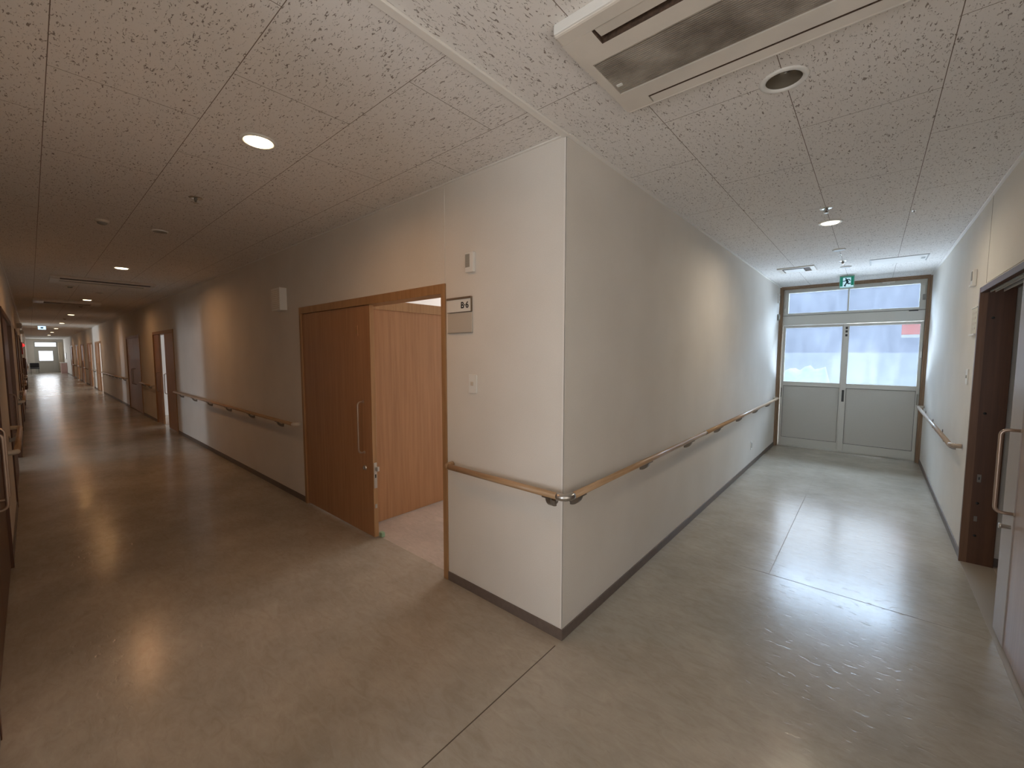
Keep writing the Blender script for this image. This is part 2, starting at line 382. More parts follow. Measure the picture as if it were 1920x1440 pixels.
LIGHTS_A = [-1.26, -6.25, -11.27, -16.47, -21.8, -27.1, -32.4, -37.7]
ceil_a = flat_with_holes('ceiling', XE, 0.0, WA, 0.0, H, [(x, -1.0, 0.069) for x in LIGHTS_A], 'ceil_a')
ceil_a['label'] = 'worm-marked board ceiling over the long corridor'
ceil_b = flat_with_holes('ceiling', 0.0, WB, -4.7, YE, H, [(0.904, 0.219, 0.069), (0.905, 2.652, 0.069)], 'ceil_b')
ceil_b['label'] = 'worm-marked board ceiling over the cross corridor'
struct(MB().box(XE - 0.2, 6.0, -7.3, 7.0, 2.95, 3.15).build('roof_slab', 'roof'))
struct(MB().box(XE, -0.12, 0.12, 6.2, H, H + 0.04).build('ceiling', 'white_wall'), 'plain white ceiling of the rooms behind the doors')
struct(MB().box(XE, -0.12, -7.0, WA - 0.12, H, H + 0.04).build('ceiling', 'white_wall'), 'plain ceiling of the rooms along the south side')
struct(MB().box(WB + 0.165, 6.0, -7.0, 6.0, H, H + 0.04).build('ceiling', 'white_wall'), 'plain ceiling of the east room')
fl = MB(); fl.box(XE - 0.02, WB + 0.165, -7.0, 0.06, -0.15, 0.0); fl.box(0.0, WB + 0.165, 0.06, YE + 0.1, -0.15, 0.0)
struct(fl.build('floor', 'floor'), 'marbled beige vinyl corridor floor')
struct(MB().box(XE, 0.0, 0.06, 6.2, -0.15, 0.0).build('floor', 'floor_room'), 'pinkish beige vinyl floor of the rooms')
struct(MB().box(WB + 0.165, 6.0, -7.0, 6.0, -0.15, 0.0).build('floor', 'floor_room'), 'vinyl floor of the east room')

# floor seams
sm = MB(); sm.box(-0.003, 0.002, -2.6, -0.06, 0.0, 0.0008); struct(sm.build('trim_1', 'seam'), 'dark floor seam running out from the wall corner')
sm = MB(); sm.box(0.55, 1.80, 1.560, 1.563, 0.0, 0.0006); sm.box(0.74, 0.743, 1.563, 6.0, 0.0, 0.0006)
struct(sm.build('trim_2', simple('pale_seam', (0.26, 0.22, 0.18), 0.8, spec=0.1)), 'welded seams of the vinyl sheets in the cross corridor')

# ---------------------------------------------------------------- walls
def wall_x(name, y0, y1, x0, x1, ops, top=H + 0.02, m='wall'):
    """wall running along x between y0 and y1, openings (xa, xb, za, zb)"""
    b = MB(); ops = sorted(ops); cur = x0
    for (a, c, za, zb) in ops:
        if a > cur: b.box(cur, a, y0, y1, 0, top)
        if za > 0: b.box(a, c, y0, y1, 0, za)
        if zb < top: b.box(a, c, y0, y1, zb, top)
        cur = c
    if cur < x1: b.box(cur, x1, y0, y1, 0, top)
    return struct(b.build(name, m))
def wall_y(name, x0, x1, y0, y1, ops, top=H + 0.02, m='wall'):
    b = MB(); ops = sorted(ops); cur = y0
    for (a, c, za, zb) in ops:
        if a > cur: b.box(x0, x1, cur, a, 0, top)
        if za > 0: b.box(x0, x1, a, c, 0, za)
        if zb < top: b.box(x0, x1, a, c, zb, top)
        cur = c
    if cur < y1: b.box(x0, x1, cur, y1, 0, top)
    return struct(b.build(name, m))

DH = 2.055
NORTH = [(-3.262, -0.95, 0, DH), (-11.14, -9.08, 0, DH), (-15.15, -12.92, 0, DH), (-24.0, -21.75, 0, DH), (-27.6, -25.4, 0, DH), (-31.8, -29.6, 0, DH), (-35.6, -33.6, 0, DH), (-40.5, -38.2, 0, DH)]
SOUTH = [(-3.55, -1.4, 0, DH), (-8.55, -5.35, 0, DH), (-13.6, -11.3, 0, DH), (-18.2, -15.9, 0, DH), (-24.6, -22.7, 0, 2.69), (-29.5, -27.3, 0, DH), (-47.0, -41.0, 0, 2.4)]
o = wall_x('wall_north', 0.0, 0.12, XE, 0.0, NORTH); o['label'] = 'cream wallpaper wall of the long corridor with the doors'
o = wall_x('wall_south', WA - 0.12, WA, XE, 0.0, SOUTH); o['label'] = 'cream wallpaper wall at the far left'
o = wall_y('wall_west', -0.12, 0.0, 0.12, YE, []); o['label'] = 'long cream wall of the cross corridor'
o = wall_y('wall_west', -0.12, 0.0, -7.0, WA, []); o['label'] = 'cream wall behind the photographer'
EDOOR = (0.35, 2.785, 0, 2.075)
o = wall_y('wall_east', WB, WB + 0.165, -7.0, YE, [(-2.4, -0.6, 0.75, 2.2), EDOOR]); o['label'] = 'cream wall at the right of the cross corridor'
struct(MB().box(WB - 0.004, WB, 0.0, 2.61, 2.09, H).build('trim_3', 'wall'), 'raised wallpaper panel above the right doorway')
struct(MB().box(WB - 0.005, WB, 2.61, 2.615, 2.09, H).build('trim_14', simple('panel_joint', (0.30, 0.26, 0.21), 0.8)), 'vertical panel joint above the right doorway')
struct(MB().box(-3.262, -0.955, -0.003, 0.0, DH, H).build('trim_4', 'wall'), 'wallpaper strip above the open door')
struct(MB().box(XE - 0.12, XE, WA, -1.62, 0, H).box(XE - 0.12, XE, -0.34, 0.0, 0, H).box(XE - 0.12, XE, -1.62, -0.34, 2.5, H).build('wall_far', 'wall'))
# enclosing walls of the rooms
o = wall_x('wall_outer_north', 6.2, 6.35, XE, -0.12, [(-4.0, -1.2, 0.9, 2.2), (-11.8, -8.6, 0.9, 2.2), (-19, -17, 0.9, 2.2)] + [(-21.5 - 4 * k - 2.4, -21.5 - 4 * k, 0.9, 2.2) for k in range(6)], m='white_wall')
o = wall_x('wall_outer_south', -7.15, -7.0, XE, 0.0, [(-10.4, -7.8, 0.8, 2.2), (-18, -15.6, 0.8, 2.2), (-25.6, -22.0, 0.6, 2.4), (-47.2, -40.8, 0.6, 2.4)], m='white_wall')
o = wall_x('wall_behind', -4.85, -4.7, 0.0, WB, [(0.2, 1.7, 0.1, 2.3)])
b = MB()
for x in (-4.6, -12.3, -20.0, -37.0): b.box(x, x - 0.1, 0.12, 6.2, 0, H)
b.box(XE, XE + 0.1, 0.12, 6.2, 0, H)
for x in (-4.6, -10.9, -14.7, -20.5, -27.0, -37.5): b.box(x, x - 0.1, -7.0, WA - 0.12, 0, H)
b.box(WB+0.165, 6.0, -7.1, -7.0, 0, H); b.box(-0.12, WB + 0.2, -7.1, -7.0, 0, 0.3)
struct(b.build('wall_partitions', 'white_wall'))
struct(MB().box(6.0, 6.1, -7.0, 6.0, 0, H).box(WB + 0.165, 6.0, 6.0, 6.1, 0, H).build('wall_east_room', 'white_wall'))
struct(MB().box(XE - 0.12, XE, 0.0, 6.35, 0, H + .05).box(XE - 0.12, XE, -7.15, WA, 0, H + .05).build('wall_gable', 'white_wall'))
# grey return wall inside the right-hand room
struct(MB().box(WB + 0.165, WB + 1.8, 2.80, 2.90, 0, H).build('wall_return', 'wall'), 'wallpaper return wall inside the right-hand room')
struct(MB().box(WB + 0.166, WB + 1.8, 2.788, 2.80, 0, 0.06).build('baseboard_return', 'base'))
# timber partition inside the first room
pr = MB().box(-2.225, -2.2, 0.125, 1.55, 0.008, 1.985); pr = pr.build('wall_room_screen', 'door'); struct(pr, 'tall beech screen panel inside the open room')
tb = MB().box(-2.235, -2.185, 0.125, 1.58, 1.985, 2.075, 0.003); struct(tb.build('trim_5', 'frame'), 'oak rail along the top of the screen panel')
struct(MB().box(-2.212, -2.18, 0.125, 0.165, 0.0, 1.985).build('trim_6', 'frame'), 'oak post of the screen panel')

# corner bead
struct(MB().box(-0.012, 0.0015, -0.0015, 0.0, 0.07, H).box(0.0, 0.0015, -0.0015, 0.008, 0.07, H).build('trim_7', simple('corner_bead', (0.80, 0.77, 0.72), 0.5)), 'pale corner bead on the wall corner')

# baseboards
def segs(x0, x1, ops):
    r = []; cur = x0
    for (a, c, *_ ) in sorted(ops):
        if a > cur: r.append((cur, a))
        cur = c
    if cur < x1: r.append((cur, x1))
    return r
BZ = 0.062
b = MB()
for a, c in segs(XE, 0.0075, NORTH): b.box(a, c, -0.008, 0.0, 0, BZ, 0.002)
struct(b.build('baseboard_north', 'base'))
b = MB().box(0.0, 0.008, -0.0075, YE - 0.12, 0, BZ, 0.002); struct(b.build('baseboard_west', 'base'))
b = MB()
for a, c in segs(XE, 0.0, SOUTH): b.box(a, c, WA, WA + 0.008, 0, BZ, 0.002)
struct(b.build('baseboard_south', 'base'))
b = MB().box(WB - 0.008, WB, 2.785, YE - 0.12, 0, BZ, 0.002).box(WB - 0.008, WB, -7.0, EDOOR[0], 0, BZ, 0.002); struct(b.build('baseboard_east', 'base'))
# ceiling trims
b = MB().box(0.0, 0.022, 0.0, YE - 0.12, H - 0.010, H, 0.002); struct(b.build('trim_8', 'trim'), 'white trim where the long right wall meets the ceiling')
b = MB().box(WB - 0.022, WB, -7.0, YE - 0.12, H - 0.010, H, 0.002); struct(b.build('trim_9', 'trim'), 'white trim along the right edge of the ceiling')
b = MB().box(XE, -0.02, -0.014, 0.0, H - 0.008, H, 0.002); struct(b.build('trim_10', 'trim'), 'white trim along the long corridor wall')
b = MB().box(XE, 0.0, WA, WA + 0.014, H - 0.008, H, 0.002); struct(b.build('trim_11', 'trim'))
b = MB().box(-0.018, 0.018, -7.0, 0.0, H - 0.012, H, 0.003); struct(b.build('trim_12', 'trim'), 'white strip crossing the ceiling from the wall corner')

# ---------------------------------------------------------------- doors of the long corridor
FW = 0.042
def handle(name, p0, p1, out, parent, r=0.0075, m='rosewood'):
    """D-shaped pull: from p0 out along vector out, down to p1 and back"""
    p0, p1, out = Vector(p0), Vector(p1), Vector(out)
    d = (p1 - p0).normalized(); L = out.length; k = min(0.03, L * 0.6)
    path = [p0]
    for i in range(7):
        a = math.pi / 2 * i / 6; path.append(p0 + out.normalized() * (L - k + k * math.sin(a)) + d * (k - k * math.cos(a)))
    for i in range(7):
        a = math.pi / 2 * i / 6; path.append(p1 + out.normalized() * (L - k + k * math.cos(a)) - d * (k - k * math.sin(a)))
    path.append(p1)
    b = MB().tube(path, r, 12)
    ax = 'y' if abs(out.y) > abs(out.x) else 'x'
    s = 1 if (out.y + out.x) > 0 else -1
    for p in (p0, p1): b.lathe([(0, 0), (0.013, 0), (0.013, 0.004 * s), (0.008, 0.006 * s)], p, ax, 16)
    return b.build(name, m, parent)

def frame_parts(par, x0, x1, yf, yb, side, m='frame'):
    """oak frame lining an opening in a wall along x; yf is the corridor face"""
    p = 0.012 * side
    MB().box(x0, x0 + FW, yf + p, yb, 0, DH - 0.0, 0.002).build('door_jamb', m, par)
    MB().box(x1 - FW, x1, yf + p, yb, 0, DH, 0.002).build('door_jamb', m, par)
    MB().box(x0 + FW, x1 - FW, yf + p, yb, DH - 0.065, DH, 0.002).build('door_head', m, par)

# door 1: the open door of room B-6
d1 = root('door_1', 'open beech door with oak frame, left of the B-6 sign', 'door', (0, 0, 0), kind='structure')
frame_parts(d1, -3.262, -0.95, 0.0, 0.12, -1)
leaf = MB().box(-3.22, -1.935, 0.004, 0.044, 0.012, DH - 0.067, 0.0015).build('door_leaf', 'door', d1)
st = MB().box(-1.935, -1.925, 0.004, 0.044, 0.012, DH - 0.067).build('edge_strip', 'frame', d1)
st['label'] = 'lighter oak edge strip'
handle('door_handle', (-2.055, 0.004, 1.175), (-2.055, 0.004, 0.735), (0, -0.055, 0), d1)
handle('door_handle', (-2.03, 0.044, 1.185), (-2.03, 0.044, 0.745), (0, 0.055, 0), d1)
MB().lathe([(0, -0.012), (0.016, -0.012), (0.019, -0.004), (0.022, 0), (0.022, 0.004)], (-2.05, 0.004, 0.60), 'y', 24).box(-2.054, -2.046, -0.018, -0.008, 0.588, 0.612, 0.001).build('door_lock', 'steel', d1)
MB().box(-1.925, -1.921, 0.010, 0.038, 0.44, 0.66, 0.001).build('lock_plate', 'steel', d1)
MB().box(-1.9215, -1.9195, 0.018, 0.030, 0.53, 0.56).build('lock_slot', 'black', d1)
MB().box(-1.925, -1.900, 0.028, 0.050, 0.585, 0.625, 0.004).build('thumb_turn', 'steel', d1)
MB().box(-1.925, -1.921, 0.014, 0.034, 0.265, 0.30, 0.001).build('strike_plate', 'steel', d1)
MB().box(-2.155, -2.115, -0.001, 0.006, 1.74, 1.83, 0.001).build('door_plate', 'door', d1)
MB().box(-2.145, -2.125, -0.0025, -0.001, 1.755, 1.815, 0.001).build('door_plate', 'frame', d1)
# green rubber door stop
MB().box(-1.935, -1.89, 0.05, 0.085, 0.0, 0.045, 0.008).build('door_stop', 'gum', None, label='small green rubber door stop on the floor at the open door edge', category='door stop')

def corridor_door(n, x0, x1, side, leaves, label, handles=True, glow=None, lf='door'):
    """leaves: list of (xa, xb) wood leaf ranges"""
    yf, yb = (0.0, 0.12) if side == -1 else (WA, WA - 0.12)
    s = 1 if side == -1 else -1
    r = root('door_%d' % n, label, 'door', kind='structure')
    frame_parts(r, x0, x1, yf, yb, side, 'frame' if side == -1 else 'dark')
    for i, (a, c) in enumerate(leaves):
        off = 0.004
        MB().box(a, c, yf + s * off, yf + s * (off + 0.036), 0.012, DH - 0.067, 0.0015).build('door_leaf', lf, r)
        if handles:
            hx = c - 0.12 if i % 2 == 0 else a + 0.12
            handle('door_handle', (hx, yf + s * off, 1.16), (hx, yf + s * off, 0.74), (0, -s * 0.055, 0), r)
    return r
corridor_door(2, -11.14, -9.08, -1, [(-11.10, -10.55), (-9.98, -9.12)], 'half-open beech door past the wall handrail, daylight in its gap')
corridor_door(3, -15.15, -12.92, -1, [(-15.11, -13.985), (-13.98, -12.96)], 'closed beech double-leaf door, third along the long corridor')
corridor_door(4, -24.0, -21.75, -1, [(-23.96, -22.9)], 'beech door with a bright gap, fourth along the long corridor')
corridor_door(5, -27.6, -25.4, -1, [(-27.56, -26.6)], 'beech door with a bright gap, fifth along the long corridor')
corridor_door(6, -31.8, -29.6, -1, [(-31.76, -30.4)], 'distant beech door, third from the far end')
corridor_door(7, -35.6, -33.6, -1, [(-35.5, -34.8)], 'distant beech door, second from the far end')
corridor_door(8, -40.5, -38.2, -1, [(-40.4, -39.6)], 'distant beech door nearest the far end')
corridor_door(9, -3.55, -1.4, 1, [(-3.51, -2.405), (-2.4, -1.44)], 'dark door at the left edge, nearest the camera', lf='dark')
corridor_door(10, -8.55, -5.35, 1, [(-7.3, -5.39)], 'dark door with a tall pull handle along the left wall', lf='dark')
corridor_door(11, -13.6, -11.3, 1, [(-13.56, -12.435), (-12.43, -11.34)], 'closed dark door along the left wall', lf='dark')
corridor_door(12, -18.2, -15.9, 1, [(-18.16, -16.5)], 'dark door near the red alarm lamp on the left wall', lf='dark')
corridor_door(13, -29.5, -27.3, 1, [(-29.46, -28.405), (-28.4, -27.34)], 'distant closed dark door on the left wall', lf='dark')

# glimpse of a curtain and bed rail inside the second room
b = MB()
pts = [(-10.6 + i * 0.03, 0.9 + 0.03 * math.sin(i * 1.3)) for i in range(40)]
for (xa, ya), (xb, yb_) in zip(pts, pts[1:]): b.prism([(xa, ya, 0.35), (xb, yb_, 0.35), (xb, yb_, 2.35), (xa, ya, 2.35)], (0, 0.004, 0))
b.build('curtain', 'curtain', None, label='pale curtain glimpsed through the half-open second door', category='curtain')

# ---------------------------------------------------------------- the right-hand doorway
d14 = root('door_14', 'sliding pinkish wood door with a D-shaped handle at the right edge', 'door', kind='structure')
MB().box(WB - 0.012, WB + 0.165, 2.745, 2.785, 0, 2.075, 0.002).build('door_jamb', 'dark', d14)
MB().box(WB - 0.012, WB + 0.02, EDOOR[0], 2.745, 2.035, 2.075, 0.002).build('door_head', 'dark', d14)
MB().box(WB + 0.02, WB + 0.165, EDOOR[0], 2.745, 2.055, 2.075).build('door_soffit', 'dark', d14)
MB().box(WB + 0.035, WB + 0.040, EDOOR[0], 2.745, 2.035, 2.055).box(WB + 0.060, WB + 0.065, EDOOR[0], 2.745, 2.035, 2.055).box(WB + 0.10, WB + 0.105, EDOOR[0], 2.745, 2.035, 2.055).build('door_track', 'white', d14, label='white metal track')
b = MB()
for z in (0.22, 0.47, 1.15, 1.85): b.lathe([(0, -0.002), (0.009, -0.002), (0.009, 0.001)], (WB + 0.06, 2.745, z), 'y', 16)
b.build('screw_cap', 'black', d14)
MB().box(WB - 0.013, WB + 0.028, 2.7435, 2.7455, 0, 2.075).build('jamb_edging', wood('brown_jamb_edging', (0.15, 0.07, 0.034), (0.21, 0.105, 0.055), (38, 38, 1.4), 0.42), d14)
MB().box(WB + 0.048, WB + 0.070, 2.7435, 2.7455, 0.63, 0.69, 0.001).build('strike_plate', 'steel_d', d14)
MB().box(WB + 0.055, WB + 0.062, 2.7425, 2.744, 0.65, 0.67).build('strike_slot', 'black', d14)
MB().box(WB + 0.048, WB + 0.066, 2.7435, 2.7455, 0.33, 0.37, 0.001).build('strike_plate', 'steel_d', d14)
lm = wood('pale_beech_leaf', (0.34, 0.24, 0.185), (0.41, 0.295, 0.235), (38, 38, 1.4), 0.35)
LX = WB + 0.018
MB().box(LX, LX + 0.036, 0.40, 1.49, 0.010, 2.045, 0.0015).build('door_leaf', lm, d14)
MB().box(LX - 0.004, LX + 0.038, 1.492, 1.72, 0.010, 2.045, 0.002).build('door_stile', simple('grey_beige_stile', (0.40, 0.35, 0.32), 0.4), d14, label='grey-beige edge stile')
handle('door_handle', (LX, 1.50, 1.19), (LX, 1.50, 0.745), (-0.072, 0, 0), d14, 0.0085)
MB().lathe([(0, -0.045), (0.014, -0.045), (0.014, -0.035), (0.011, -0.033), (0.011, 0)], (LX - 0.002, 1.53, 0.665), 'x', 24).build('door_lock', 'steel', d14)
struct(MB().box(WB - 0.004, WB + 0.165, EDOOR[0], 2.745, 0.0, 0.0015).build('trim_13', simple('threshold_strip', (0.34, 0.29, 0.23), 0.4)), 'flush floor track of the right doorway')

# ---------------------------------------------------------------- glazed exit at the end of the cross corridor
g = root('door_15', 'glazed two-leaf sliding exit at the end of the right corridor', 'door', kind='structure')
ya, yb_ = YE - 0.12, YE + 0.05
MB().box(0.0, 0.022, ya, YE, 0, H).box(0.022, 0.045, ya + 0.035, YE, 0, H - 0.022).build('door_jamb', 'frame_x', g)
MB().box(WB - 0.022, WB, ya, YE, 0, H).box(WB - 0.045, WB - 0.022, ya + 0.035, YE, 0, H - 0.022).build('door_jamb', 'frame_x', g)
MB().box(0.022, WB - 0.022, ya, YE, H - 0.022, H).box(0.045, WB - 0.045, ya + 0.035, YE, H - 0.042, H - 0.022).build('door_head', 'frame_x', g)
yp = YE - 0.03
MB().box(0.0, 0.056, YE + 0.046, YE + 0.06, 0.0, H).build('side_frame', 'alu', g)
MB().box(1.766, WB, YE + 0.006, YE + 0.02, 0.0, H).build('side_frame', 'alu', g)
tr = MB()
tr.box(0.045, 0.115, yp, YE + 0.05, 2.225, 2.658, 0.003).box(1.705, 1.775, yp, YE + 0.05, 2.225, 2.658, 0.003)
tr.box(0.115, 1.705, yp, YE + 0.05, 2.600, 2.658, 0.003).box(0.115, 1.705, yp, YE + 0.05, 2.225, 2.262, 0.003)
tr.box(0.893, 0.913, yp + 0.012, YE + 0.04, 2.262, 2.600)
tr.build('transom_frame', 'alu', g)
MB().box(0.115, 0.893, YE + 0.01, YE + 0.015, 2.262, 2.600).build('transom_pane', 'glass', g)
MB().box(0.913, 1.705, YE + 0.01, YE + 0.015, 2.262, 2.600).build('transom_pane', 'glass', g)
MB().box(0.045, 1.775, yp - 0.012, YE + 0.05, 2.062, 2.219, 0.004).build('transom_beam', 'alu', g)
MB().box(0.045, 1.775, yp + 0.01, YE + 0.05, 2.219, 2.225).build('shadow_gap', 'alu_d', g)
MB().box(0.045, 1.775, yp + 0.03, YE + 0.05, 0.0, 0.022).build('door_sill', 'alu', g)
def alu_leaf(x0, x1, y, sl, sr, gx0, gx1):
    b = MB()
    b.box(x0, gx0, y, y + 0.035, 0.024, 2.058, 0.003).box(gx1, x1, y, y + 0.035, 0.024, 2.058, 0.003)
    b.box(gx0, gx1, y, y + 0.035, 2.018, 2.058, 0.002).box(gx0, gx1, y, y + 0.035, 1.042, 1.113, 0.002).box(gx0, gx1, y, y + 0.035, 0.024, 0.150, 0.002)
    lf = b.build('door_leaf', 'alu', g)
    MB().box(gx0, gx1, y + 0.012, y + 0.020, 0.150, 1.042).build('kick_panel', 'panel', lf)
    MB().box(gx0, gx1, y + 0.014, y + 0.019, 1.113, 2.018).build('glass_pane', 'glass', lf)
    s = MB(); e = 0.004
    s.box(gx0, gx1, y + 0.008, y + 0.012, 1.037, 1.042).box(gx0, gx1, y + 0.008, y + 0.012, 0.150, 0.155).box(gx0, gx0 + e, y + 0.008, y + 0.012, 0.155, 1.037).box(gx1 - e, gx1, y + 0.008, y + 0.012, 0.155, 1.037)
    s.build('gasket', 'alu_d', lf)
    return lf
alu_leaf(0.05, 0.90, YE + 0.010, 0, 0, 0.090, 0.850)
alu_leaf(0.868, 1.772, YE - 0.030, 0, 0, 0.938, 1.735)
MB().box(0.888, 0.918, YE - 0.034, YE - 0.030, 0.825, 1.010, 0.001).build('recessed_pull', 'alu_d', g)
b = MB()
for z in (1.86, 1.92, 1.975): b.box(0.890, 0.918, YE - 0.033, YE - 0.030, z, z + 0.035, 0.001)
b.build('lock_indicator', 'black', g)
MB().box(0.055, 0.075, YE + 0.004, YE + 0.010, 0.84, 1.0, 0.001).build('recessed_pull', 'grey', g)
MB().box(1.745, 1.762, YE - 0.034, YE - 0.030, 0.84, 1.0, 0.001).build('recessed_pull', 'grey', g)
MB().box(1.60, 1.70, yp - 0.016, yp - 0.012, 2.205, 2.222).build('door_latch', 'alu_d', g)
MB().box(1.29, 1.43, yp - 0.012, yp, 2.640, 2.662, 0.002).box(1.345, 1.375, yp - 0.02, yp, 2.625, 2.642, 0.002).build('transom_latch', 'white', g)
MB().box(0.40, 0.45, yp - 0.012, yp, 2.640, 2.656, 0.002).build('transom_latch', 'alu', g)
MB().box(1.735, 1.765, yp - 0.02, yp, 2.36, 2.44, 0.003).build('stay_arm', 'grey', g)
MB().tube([(1.755, yp - 0.01, 2.60), (1.752, yp - 0.012, 2.4)], 0.005, 8).tube([(0.07, yp - 0.01, 2.62), (0.068, yp - 0.012, 2.36)], 0.004, 8).box(0.06, 0.078, yp - 0.02, yp, 2.29, 2.35, 0.003).build('stay_arm', 'white', g)
MB().box(1.752, 1.768, yp - 0.028, yp, 1.53, 1.62, 0.003).build('crescent_lock', 'white', g)
# exit at the far end of the long corridor
g = root('door_16', 'bright glazed exit at the far end of the long corridor', 'door', kind='structure')
MB().box(XE - 0.08, XE + 0.02, -1.62, -1.55, 0, 2.5).build('door_jamb', 'alu', g); MB().box(XE - 0.08, XE + 0.02, -0.41, -0.34, 0, 2.5).build('door_jamb', 'alu', g)
MB().box(XE - 0.06, XE + 0.02, -1.55, -0.41, 2.42, 2.5).box(XE - 0.06, XE + 0.03, -1.55, -0.41, 1.74, 2.10).build('transom_beam', 'alu', g)
MB().box(XE - 0.05, XE, -1.55, -1.38, 0.0, 1.74).box(XE - 0.05, XE, -0.62, -0.41, 0.0, 1.74).box(XE - 0.05, XE, -1.38, -0.62, 0.0, 0.14).box(XE - 0.05, XE, -1.38, -0.62, 0.85, 0.95).build('door_leaf', 'alu', g)
MB().box(XE - 0.03, XE - 0.015, -1.38, -0.62, 0.14, 0.85).build('kick_panel', 'panel', g)
MB().box(XE - 0.03, XE - 0.024, -1.38, -0.62, 0.95, 1.74).build('glass_pane', 'glass_far', g); MB().box(XE - 0.03, XE - 0.024, -1.55, -0.41, 2.10, 2.42).build('transom_pane', 'glass_far', g)
# window behind the photographer
g = root('window_1', 'window behind the photographer', 'window', kind='structure')
MB().box(0.2, 0.26, -4.82, -4.7, 0.1, 2.3).box(1.64, 1.7, -4.82, -4.7, 0.1, 2.3).box(0.26, 1.64, -4.82, -4.7, 2.24, 2.3).box(0.26, 1.64, -4.82, -4.7, 0.1, 0.16).box(0.93, 0.97, -4.8, -4.72, 0.16, 2.24).build('window_frame', 'alu', g)
MB().box(0.26, 1.64, -4.77, -4.76, 0.16, 2.24).build('pane', 'glass', g)

g = root('added_fill_opening', 'added side opening for fill light beside the photographer', 'window', kind='structure')  # unseen opening added for the side fill lamp
MB().box(WB, WB + 0.1, -2.4, -2.35, 0.75, 2.2).box(WB, WB + 0.1, -0.65, -0.6, 0.75, 2.2).box(WB, WB + 0.1, -2.35, -0.65, 0.75, 0.8).box(WB, WB + 0.1, -2.35, -0.65, 2.15, 2.2).build('window_frame', 'alu', g)
struct(MB().box(WB + 0.165, 6.0, -0.4, -0.3, 0, H).build('wall_partition_east', 'white_wall'))

# ---------------------------------------------------------------- outdoors beyond the exit
b = MB(); b.box(-60, 60, YE + 0.15, 60, -0.4, -0.12); struct(b.build('ground', 'snow'), 'snowy ground outside the exit')
b = MB(); b.box(-120, XE - 0.2, -40, 40, -0.4, -0.12); struct(b.build('ground', 'snow'), 'snowy ground beyond the far end')
b = MB(); b.box(-30, 30, 34, 40, -0.4, 9.0); struct(b.build('wall_outdoor', 'facade'), 'pale building facade seen through the exit glass')
struct(MB().box(-25, 25, 20, 21, -0.4, 1.62).build('ground', 'snow'), 'low snow-covered embankment beyond the exit')
# snow bank
bm = bmesh.new(); nx, ny = 28, 12; grid = []
for i in range(nx):
    row = []
    for j in range(ny):
        u, v = i / (nx - 1), j / (ny - 1); x = -2.4 + 3.06 * u; y = 11.0 + 1.6 * v
        h = (1.30 + 0.06 * math.sin(i * 1.9) + 0.05 * math.sin(i * 0.7 + j)) * max(0, math.sin(math.pi * v)) ** 0.4 * min(1, (1 - u) * 9 + 0.02)
        row.append(bm.verts.new((x, y, -0.12 + h)))
    grid.append(row)
for i in range(nx - 1):
    for j in range(ny - 1):
        f = bm.faces.new((grid[i][j], grid[i + 1][j], grid[i + 1][j + 1], grid[i][j + 1])); f.smooth = True
me = D.meshes.new('snow_bank'); bm.to_mesh(me); bm.free(); me.materials.append(simple('icy_snow', (0.62, 0.74, 0.76), 0.6, bump=0.8, bscale=9, var=0.06))
o = D.objects.new('snow_bank', me); COL.objects.link(o); o['kind'] = 'stuff'; o['label'] = 'icy snow bank behind the left exit pane'; o['category'] = 'snow'
r = root('outdoor_board', 'faded red board with grey foot seen through the upper right exit pane', 'board', (1.90, 9.4, -0.12))
MB().box(-0.26, 0.75, 0, 0.03, 2.08, 2.42, 0.004).build('board_face', 'outred', r)
MB().box(-0.26, 0.75, 0.0, 0.03, 2.02, 2.08, 0.004).build('board_foot', 'grey', r)
MB().box(0.6, 0.66, 0.035, 0.09, 0, 2.4).build('post', 'grey', r)

# ---------------------------------------------------------------- ceiling fittings
def downlight(x, y, label, lit, col=(1.0, 0.50, 0.21), power=10, group=None, cat='downlight'):
    r = root('downlight', label, cat, (x, y, H), group)
    MB().lathe([(0.064, 0.004), (0.064, -0.004), (0.072, -0.009), (0.082, -0.007), (0.087, -0.002), (0.085, 0.0)], (0, 0, 0), 'z', 40).build('trim_ring', 'white', r)
    if lit:
        MB().lathe([(0.064, -0.001), (0.058, -0.012), (0.03, -0.0145), (0, -0.015)], (0, 0, 0), 'z', 40).build('lamp_glass', lit, r)
        l = D.lights.new('downlight_glow', 'AREA'); l.shape = 'DISK'; l.size = 0.12; l.energy = power; l.color = col; l.spread = math.radians(170)
        o = D.objects.new('downlight_glow', l); COL.objects.link(o); o.parent = r; o.location = (0, 0, -0.020)
    else:
        MB().lathe([(0.064, 0.0), (0.061, 0.03), (0.052, 0.06), (0.03, 0.085), (0, 0.092)], (0, 0, 0), 'z', 40).build('reflector', simple('dull_reflector', (0.30, 0.26, 0.20), 0.25, 0.5), r)
        MB().lathe([(0.028, 0.08), (0.030, 0.05), (0.022, 0.032), (0, 0.028)], (0, 0, 0), 'z', 24).build('lamp', 'lens', r)
    return r
names = ['nearest the camera, glowing over the open B-6 door', 'second along the long corridor, before the dark vent slot', 'third along the long corridor', 'fourth along the long corridor', 'fifth along the long corridor', 'sixth along the long corridor, beside the blue exit sign', 'seventh along the long corridor', 'farthest down the long corridor']
for i, x in enumerate(LIGHTS_A):
    downlight(x, -1.0, 'warm lit round downlight ' + names[i], 'lamp', power=[3.2, 4.0, 3.5, 3.5, 3.5, 3.5, 3.5, 3.5][i], group='downlights of the long corridor')
downlight(0.905, 2.652, 'lit cream round downlight in the middle of the right corridor', 'lamp_b', col=(1.0, 0.84, 0.64), power=6)
downlight(0.904, 0.219, 'unlit round downlight with a white ring beside the air conditioner', None)

